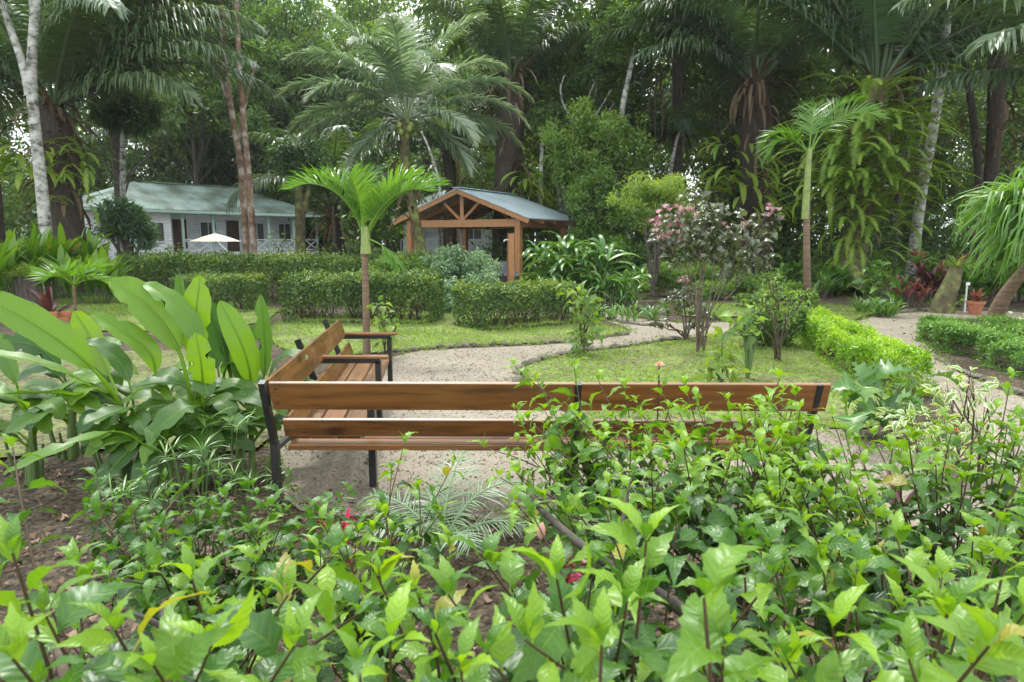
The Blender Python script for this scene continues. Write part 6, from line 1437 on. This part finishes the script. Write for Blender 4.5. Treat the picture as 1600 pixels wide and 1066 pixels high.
# thin papyrus-like whorls between them and the bench
PAP = strapset(M['strap'], 6, .15, .008, (-15, 50), (20, 60), 70, 3, .2)
for i, (px, py, Y, n, lb) in enumerate([(345, 650, 4.2, 5, 'narrow-leaved plant with grassy whorls right of the tallest broad leaves'), (300, 705, 3.9, 6, 'narrow-leaved whorled plant low in front of the broad leaves'), (375, 740, 4.0, 5, 'narrow-leaved whorled plant near the foot of the bench'), (220, 760, 3.5, 4, 'narrow-leaved whorled plant over the dark soil')]):
    b = at(px, py, Y); b[2] = 0; z = at(px, py, Y)[2]; r_ = random.Random(i)
    strap_plant('umbrella_sedge', lb, 'plant', b, [(r_.uniform(-.2, .2), r_.uniform(-.1, .1), z * r_.uniform(.7, 1.1)) for _ in range(n)], n * 14, PAP, 200 + i, None, M['stemgreen'], .004, .004)

# red cordylines in the foreground
for i, (px, py, Y, z, n, lb) in enumerate([(528, 905, 2.75, .18, 16, 'pink-red cordyline on the soil in front of the bench'), (880, 935, 2.6, .1, 8, 'small red cordyline under the middle shrub'), (1400, 830, 3.2, .1, 14, 'dark red cordyline behind the right shrub')]):
    b = gz(px, py); strap_plant('red_cordyline', lb, 'plant', b, [(0, 0, z)], n, S['red'] if i < 2 else S['maroon'], 210 + i, sc=(.35, .6) if i < 2 else (.4, .6), stemmat=M['twig'], r=.008)
g = G(); strap(g, np.random.default_rng(4), (0, 0, 0), 1.2, 84, .12, .022, 10, 6, .5, .8); sp_ = at(543, 835, 2.8)
g.tube([(0, 0, -sp_[2]), (0, 0, 0)], .004, 5); single('red_spike', g.mesh('red_spike', M['magenta']), 'upright magenta leaf spike among the shoots below the bench', 'flower', sp_)

# ------------------------------------------------------------------ hibiscus shrubs of the foreground
HL = leafset(HIB, M['hib'], (.14, .38, .62)); HY = leafset(HIBY, M['hib'], (.78, .95)); NH = len(HIB)
def hibiscus(label, base, tips, seed, trunk=None, lsz=.085, tr=.018, fork=.5, dens=1.0):
    """tips: list of (world point, scale)"""
    b = A(base[0], base[1], 0); root = thing('hibiscus_shrub', label, 'shrub', b, 'hibiscus shrubs in the foreground'); rng = np.random.default_rng(seed)
    T = np.array([t[0] for t in tips]) - b; SCL = np.array([t[1] for t in tips]); n = len(T)
    K = max(2, min(9, n // 6)); C = T[rng.choice(n, K, replace=False)].copy()
    for _ in range(6):
        a = ((T[:, None] - C[None]) ** 2).sum(-1).argmin(1)
        for k in range(K):
            if (a == k).any(): C[k] = T[a == k].mean(0)
    gw, gs = G(), G()
    hub = A(*(np.mean(T[:, :2], 0) * .25), T[:, 2].mean() * .28) if trunk is None else A(*trunk)
    gw.tube(smooth_open([(0, 0, -.02), hub * A(.3, .3, .5), hub]), np.linspace(tr * 1.3, tr, 12), 9)
    leaves = []
    for k in range(K):
        m_ = C[k] * A(.72, .72, .66) + hub * A(.28, .28, .15); mid = (hub + m_) / 2 + rng.normal(size=3) * .04
        gw.tube(smooth_open([hub, mid, m_]), np.linspace(tr * .85, tr * .42, 12), 7)
        for i in np.nonzero(a == k)[0]:
            t = T[i]; s = SCL[i]; f = rng.uniform(.2, 1); o = hub + (m_ - hub) * f + rng.normal(size=3) * .012
            ln = np.linalg.norm(t - o); q = o + (t - o) * A(.62, .62, .5) + rng.normal(size=3) * .05
            P = smooth_open([o, q, t]); gs.tube(P, np.linspace(.005, .0018, len(P)) * (s * .6 + .3), 6, 0, .3)
            seg = np.linalg.norm(np.diff(P, axis=0), axis=1); cum = np.r_[0, np.cumsum(seg)]; Lt = cum[-1]
            reach = min(Lt * .95, rng.uniform(.34, .52) * (s * .6 + .4)); cnt = max(6, int(reach / (.036 * (s * .6 + .4)) * dens)); ph = rng.uniform(0, 6.28)
            for j in range(cnt):
                u = (j + .5) / cnt; sl = Lt - reach * (1 - u); p = A(*[np.interp(sl, cum, P[:, c]) for c in range(3)])
                tdir = nrm(A(*[np.interp(min(sl + .02, Lt), cum, P[:, c]) for c in range(3)]) - A(*[np.interp(sl - .02, cum, P[:, c]) for c in range(3)]))
                az = ph + j * 2.4 + rng.normal() * .3; e1 = nrm(np.cross(tdir, A(.3, .2, 1))); e2 = np.cross(tdir, e1); rad = e1 * math.cos(az) + e2 * math.sin(az)
                op = math.radians(96 - 52 * u ** 1.6 + rng.normal() * 14); d = nrm(tdir * math.cos(op) + rad * math.sin(op) + A(0, 0, -.25 * (1 - u) + .12 * rng.normal()))
                size = lsz * s * (1.15 - .55 * u ** 1.8) * rng.uniform(.72, 1.2); young = u > .86
                up = nrm(tdir * .45 + A(0, 0, .65) + rng.normal(size=3) * .42 - rad * .15)
                leaves.append((p, d, up, size, young, u))
            az = rng.uniform(0, 6)
            for j in range(3):
                az += 2.2; d = nrm(A(math.cos(az) * (.35 + .3 * j), math.sin(az) * (.35 + .3 * j), .9)); leaves.append((t, d, nrm(A(-math.cos(az), -math.sin(az), .4)), lsz * s * (.3, .45, .6)[j] * rng.uniform(.8, 1.2), True, 1.0))
    part('trunk', gw.mesh('trunk', M['twig']), root); part('shoots', gs.mesh('shoots', M['stemred']), root)
    cm_ = A(0, 0, H) - b; key = [-(l[3] / max(.2, np.linalg.norm(l[0] - cm_))) for l in leaves]; order = np.argsort(key)
    # the nearest to the lens are the largest; keep the first 300 as single leaves
    for r_ in order[:300]:
        p, d, up, size, young, u = leaves[r_]; X, Y, Z = axes(d, up, size)
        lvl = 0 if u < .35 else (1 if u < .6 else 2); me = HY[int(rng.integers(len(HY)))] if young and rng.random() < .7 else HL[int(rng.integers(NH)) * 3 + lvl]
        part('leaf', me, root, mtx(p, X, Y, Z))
    rest = order[300:]
    if len(rest):
        g = G(); D = np.array([leaves[r_][1] for r_ in rest]); UP = np.array([leaves[r_][2] for r_ in rest]); O = np.array([leaves[r_][0] for r_ in rest]); S_ = np.array([leaves[r_][3] for r_ in rest]); u = np.array([leaves[r_][5] for r_ in rest])
        X, Y, Z = axes(D, UP, S_); ch = rng.integers(0, NH, len(rest))
        for c in range(NH):
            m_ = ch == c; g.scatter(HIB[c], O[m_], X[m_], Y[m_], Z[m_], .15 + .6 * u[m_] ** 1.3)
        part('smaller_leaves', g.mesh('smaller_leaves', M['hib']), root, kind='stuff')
    return root

def region(seed, n, pxr, Yr, ztop, zj, s=(.7, 1.0), keep=None):
    rng = np.random.default_rng(seed); out = []
    t = 0
    while len(out) < n and t < n * 30:
        t += 1; Y = Yr[0] + (Yr[1] - Yr[0]) * rng.random() ** .8; px = rng.uniform(*pxr); x = (px - 800) / F * Y
        z = (ztop(x, Y) if callable(ztop) else ztop) + rng.uniform(-zj, zj * .7)
        if keep and not keep(px, x, Y): continue
        out.append((A(x, Y, z), rng.uniform(*s)))
    return out
def tp(l): return [(at(px, py, Y), s) for px, py, Y, s in l]

# big shrub right of centre
R1 = tp([(803, 572, 2.9, .9), (838, 592, 2.8, .8), (897, 572, 2.9, 1), (934, 592, 2.9, .9), (975, 606, 2.85, .95), (1028, 588, 2.9, .85), (1069, 600, 2.85, 1), (1086, 622, 2.8, .8), (850, 640, 2.7, .8), (812, 660, 2.7, .7), (905, 655, 2.6, .9), (1180, 634, 2.7, 1.0), (1218, 592, 2.7, 1.1), (1140, 655, 2.6, .8), (1250, 640, 2.5, .9), (1000, 650, 2.5, .8), (780, 745, 2.4, .8), (757, 700, 2.7, .8), (940, 690, 2.3, .9), (1060, 680, 2.3, .9)])
R1 += region(11, 80, (790, 1300), (1.75, 2.9), lambda x, Y: .95 - .08 * abs(x - .8) - .04 * (Y - 2), .14, (.65, 1.0))
hibiscus('large bushy shrub overlapping the right half of the bench', (.95, 2.25), R1, 1, tr=.026, lsz=.13)
R2 = tp([(1395, 700, 2.5, .9), (1340, 690, 2.5, .9), (1300, 650, 2.6, .9), (1450, 735, 2.4, .9), (1330, 755, 2.1, 1), (1500, 740, 2.6, .8), (1580, 590, 2.6, .9), (1560, 760, 2.3, .9), (1590, 680, 2.2, 1.0), (1250, 760, 2.0, .9)])
R2 += region(12, 84, (1200, 1750), (1.5, 2.7), lambda x, Y: .90 - .05 * abs(x - 1.3), .14, (.65, 1.0))
hibiscus('wide leafy shrub filling the right edge below the path', (1.45, 2.05), R2, 2, tr=.024, lsz=.125)
R3 = tp([(1010, 845, .98, 1.15), (1100, 935, .72, 1.15), (870, 905, .85, 1.1), (760, 880, 1.1, 1), (940, 780, 1.5, .9), (830, 800, 1.6, .9), (1130, 1010, .75, 1.0), (940, 1010, .72, 1.0), (1060, 790, 1.5, .9), (1210, 900, 1.1, 1), (820, 1000, .8, .9), (1160, 830, 1.4, 1), (700, 930, 1.0, .9), (980, 940, .85, .9), (760, 1020, .8, .9)])
R3 += region(13, 22, (720, 1260), (.95, 1.7), .86, .14, (.7, 1.0))
r3 = hibiscus('shrub with a slanting dark branch at the bottom centre', (.32, 1.35), R3, 3, tr=.024, lsz=.135)
def limb(root, pts, rad, mat='twig'):
    b = A(*root.location); g = G(); P = smooth_open([at(*p) - b for p in pts]); g.tube(P, np.interp(np.linspace(0, 1, len(P)), np.linspace(0, 1, len(rad)), rad), 9); part('branch', g.mesh('branch', M[mat]), root)
limb(r3, [(1190, 1060, 1.4), (1060, 945, 1.5), (960, 890, 1.6), (890, 838, 1.75), (822, 775, 1.9)], [.017, .016, .014, .011, .004], 'bark')
limb(r3, [(960, 890, 1.6), (972, 820, 1.68), (985, 750, 1.75)], [.008, .006, .002], 'bark')
R4 = tp([(1480, 960, .8, 1.15), (1545, 1010, .72, 1.0), (1340, 890, 1.15, 1.0), (1400, 840, 1.4, 1), (1300, 980, .9, 1), (1230, 1030, .85, .9), (1420, 1030, .75, .9), (1570, 880, 1.1, 1), (1600, 960, .9, 1)])
R4 += region(14, 20, (1230, 1720), (.95, 1.7), .80, .15, (.7, 1.0))
hibiscus('shrub in the bottom right corner with long pointed shoots', (.85, 1.3), R4, 4, tr=.02, lsz=.132)
# left side shrubs
L1 = tp([(135, 770, 2.5, 1.0), (210, 800, 2.3, .85), (262, 775, 2.4, .7), (330, 790, 2.3, .8), (395, 760, 2.5, .9), (452, 740, 2.6, .7), (300, 735, 2.8, .8), (345, 745, 2.8, .7), (425, 790, 2.2, .9), (480, 800, 2.2, .9), (530, 790, 2.3, .8), (178, 860, 2.0, .8), (390, 830, 2.0, .9), (300, 850, 1.9, .9), (240, 860, 1.9, .8)])
L1 += region(21, 50, (110, 560), (1.7, 2.55), lambda x, Y: .66, .12, (.7, 1.0))
hibiscus('medium shrub in front of the broad-leaved plants', (-1.0, 2.05), L1, 5, tr=.022, lsz=.125)
L2 = tp([(632, 692, 2.6, .95), (612, 735, 2.5, .8), (710, 722, 2.6, .8), (655, 760, 2.4, .9), (600, 800, 2.1, .9), (560, 830, 1.9, .9), (690, 800, 2.2, .8), (640, 850, 1.8, .9), (540, 850, 1.8, .8), (500, 860, 1.7, .9)])
L2 += region(22, 14, (480, 700), (1.5, 2.2), .68, .12, (.7, .95))
hibiscus('airy shrub with a tall shoot crossing the front bench leg', (-.42, 1.9), L2, 6, tr=.014, lsz=.125)
L3 = tp([(20, 865, .85, 1.1), (70, 960, .85, 1), (180, 985, .8, 1.1), (300, 905, 1.1, 1.0), (330, 1010, .8, 1.0), (240, 1040, .75, .9), (450, 930, 1.05, 1), (520, 870, 1.15, 1), (400, 880, 1.3, .9), (560, 960, .9, 1.0), (120, 880, 1.3, .9), (20, 1030, .7, .9), (460, 1010, .8, .9), (20, 700, 2.0, 1.0)])
L3 += region(23, 18, (-60, 560), (.95, 1.7), .70, .14, (.7, 1.0))
hibiscus('shrub in the bottom left corner with a bare grey trunk', (-.72, 1.35), L3, 7, tr=.026, lsz=.13)
L4 = tp([(590, 900, 1.05, 1.0), (610, 1000, .8, 1.0), (680, 990, .85, .9), (650, 920, 1.0, .9), (720, 1040, .75, .9), (560, 1040, .75, .9)])
L4 += region(24, 5, (540, 740), (.9, 1.4), .72, .12, (.7, 1))
hibiscus('small leafy shoots rising at the bottom between two shrubs', (-.16, 1.15), L4, 8, tr=.012, lsz=.12)
l3 = [o for o in bpy.data.objects if o.get('label', '').startswith('shrub in the bottom left corner')][0]
limb(l3, [(300, 1110, 1.3), (283, 1040, 1.35), (262, 975, 1.42), (258, 945, 1.5)], [.017, .016, .014, .011], 'bark')
limb(l3, [(268, 990, 1.4), (235, 968, 1.38), (195, 955, 1.36)], [.009, .006, .002], 'bark')
# bud and flower
g = G(); g.tube([(0, 0, -.05), (0, 0, 0)], .003, 5, 0, .2); bud = at(845, 842, 1.6)
o = thing('hibiscus_bud', 'closed salmon-pink hibiscus bud above the mulch at the centre', 'flower bud', bud)
part('calyx_stalk', g.mesh('calyx_stalk', M['stemgreen']), o)
g = G(); g.tube([(0, 0, 0), (0, 0, .012), (.002, 0, .03), (.004, 0, .042)], [.004, .011, .009, .002], 8, 0, .5); part('petals', g.mesh('petals', M['salmon']), o)
fl = at(1030, 573, 2.95)
o = thing('hibiscus_flower', 'faded salmon hibiscus flower just above the bench back', 'flower', fl)
part('petals', FL['salmon'], o, Matrix.Scale(.032, 4)); g = G(); g.tube([(0, 0, -.25), (0, 0, 0)], .003, 5); part('stalk', g.mesh('stalk', M['stemred']), o)
if HAZE:
    hz = G(); hz.box((0, 55, 15.5), (230, 150, 33)); me = hz.mesh('haze', [], False); ho = stuff('haze', me, 'thin humid haze hanging through the garden and forest', 'haze')
    hm, nd, lk = newmat('haze'); pv = N(nd, 'VolumePrincipled', Density=HAZE, Anisotropy=.2); pv.inputs['Color'].default_value = (.93, .97, 1, 1); oo = N(nd, 'OutputMaterial'); lk.new(pv.outputs[0], oo.inputs['Volume']); me.materials.append(hm)
print('objects', len(bpy.data.objects), 'tris', sum(len(m_.polygons) for m_ in bpy.data.meshes))
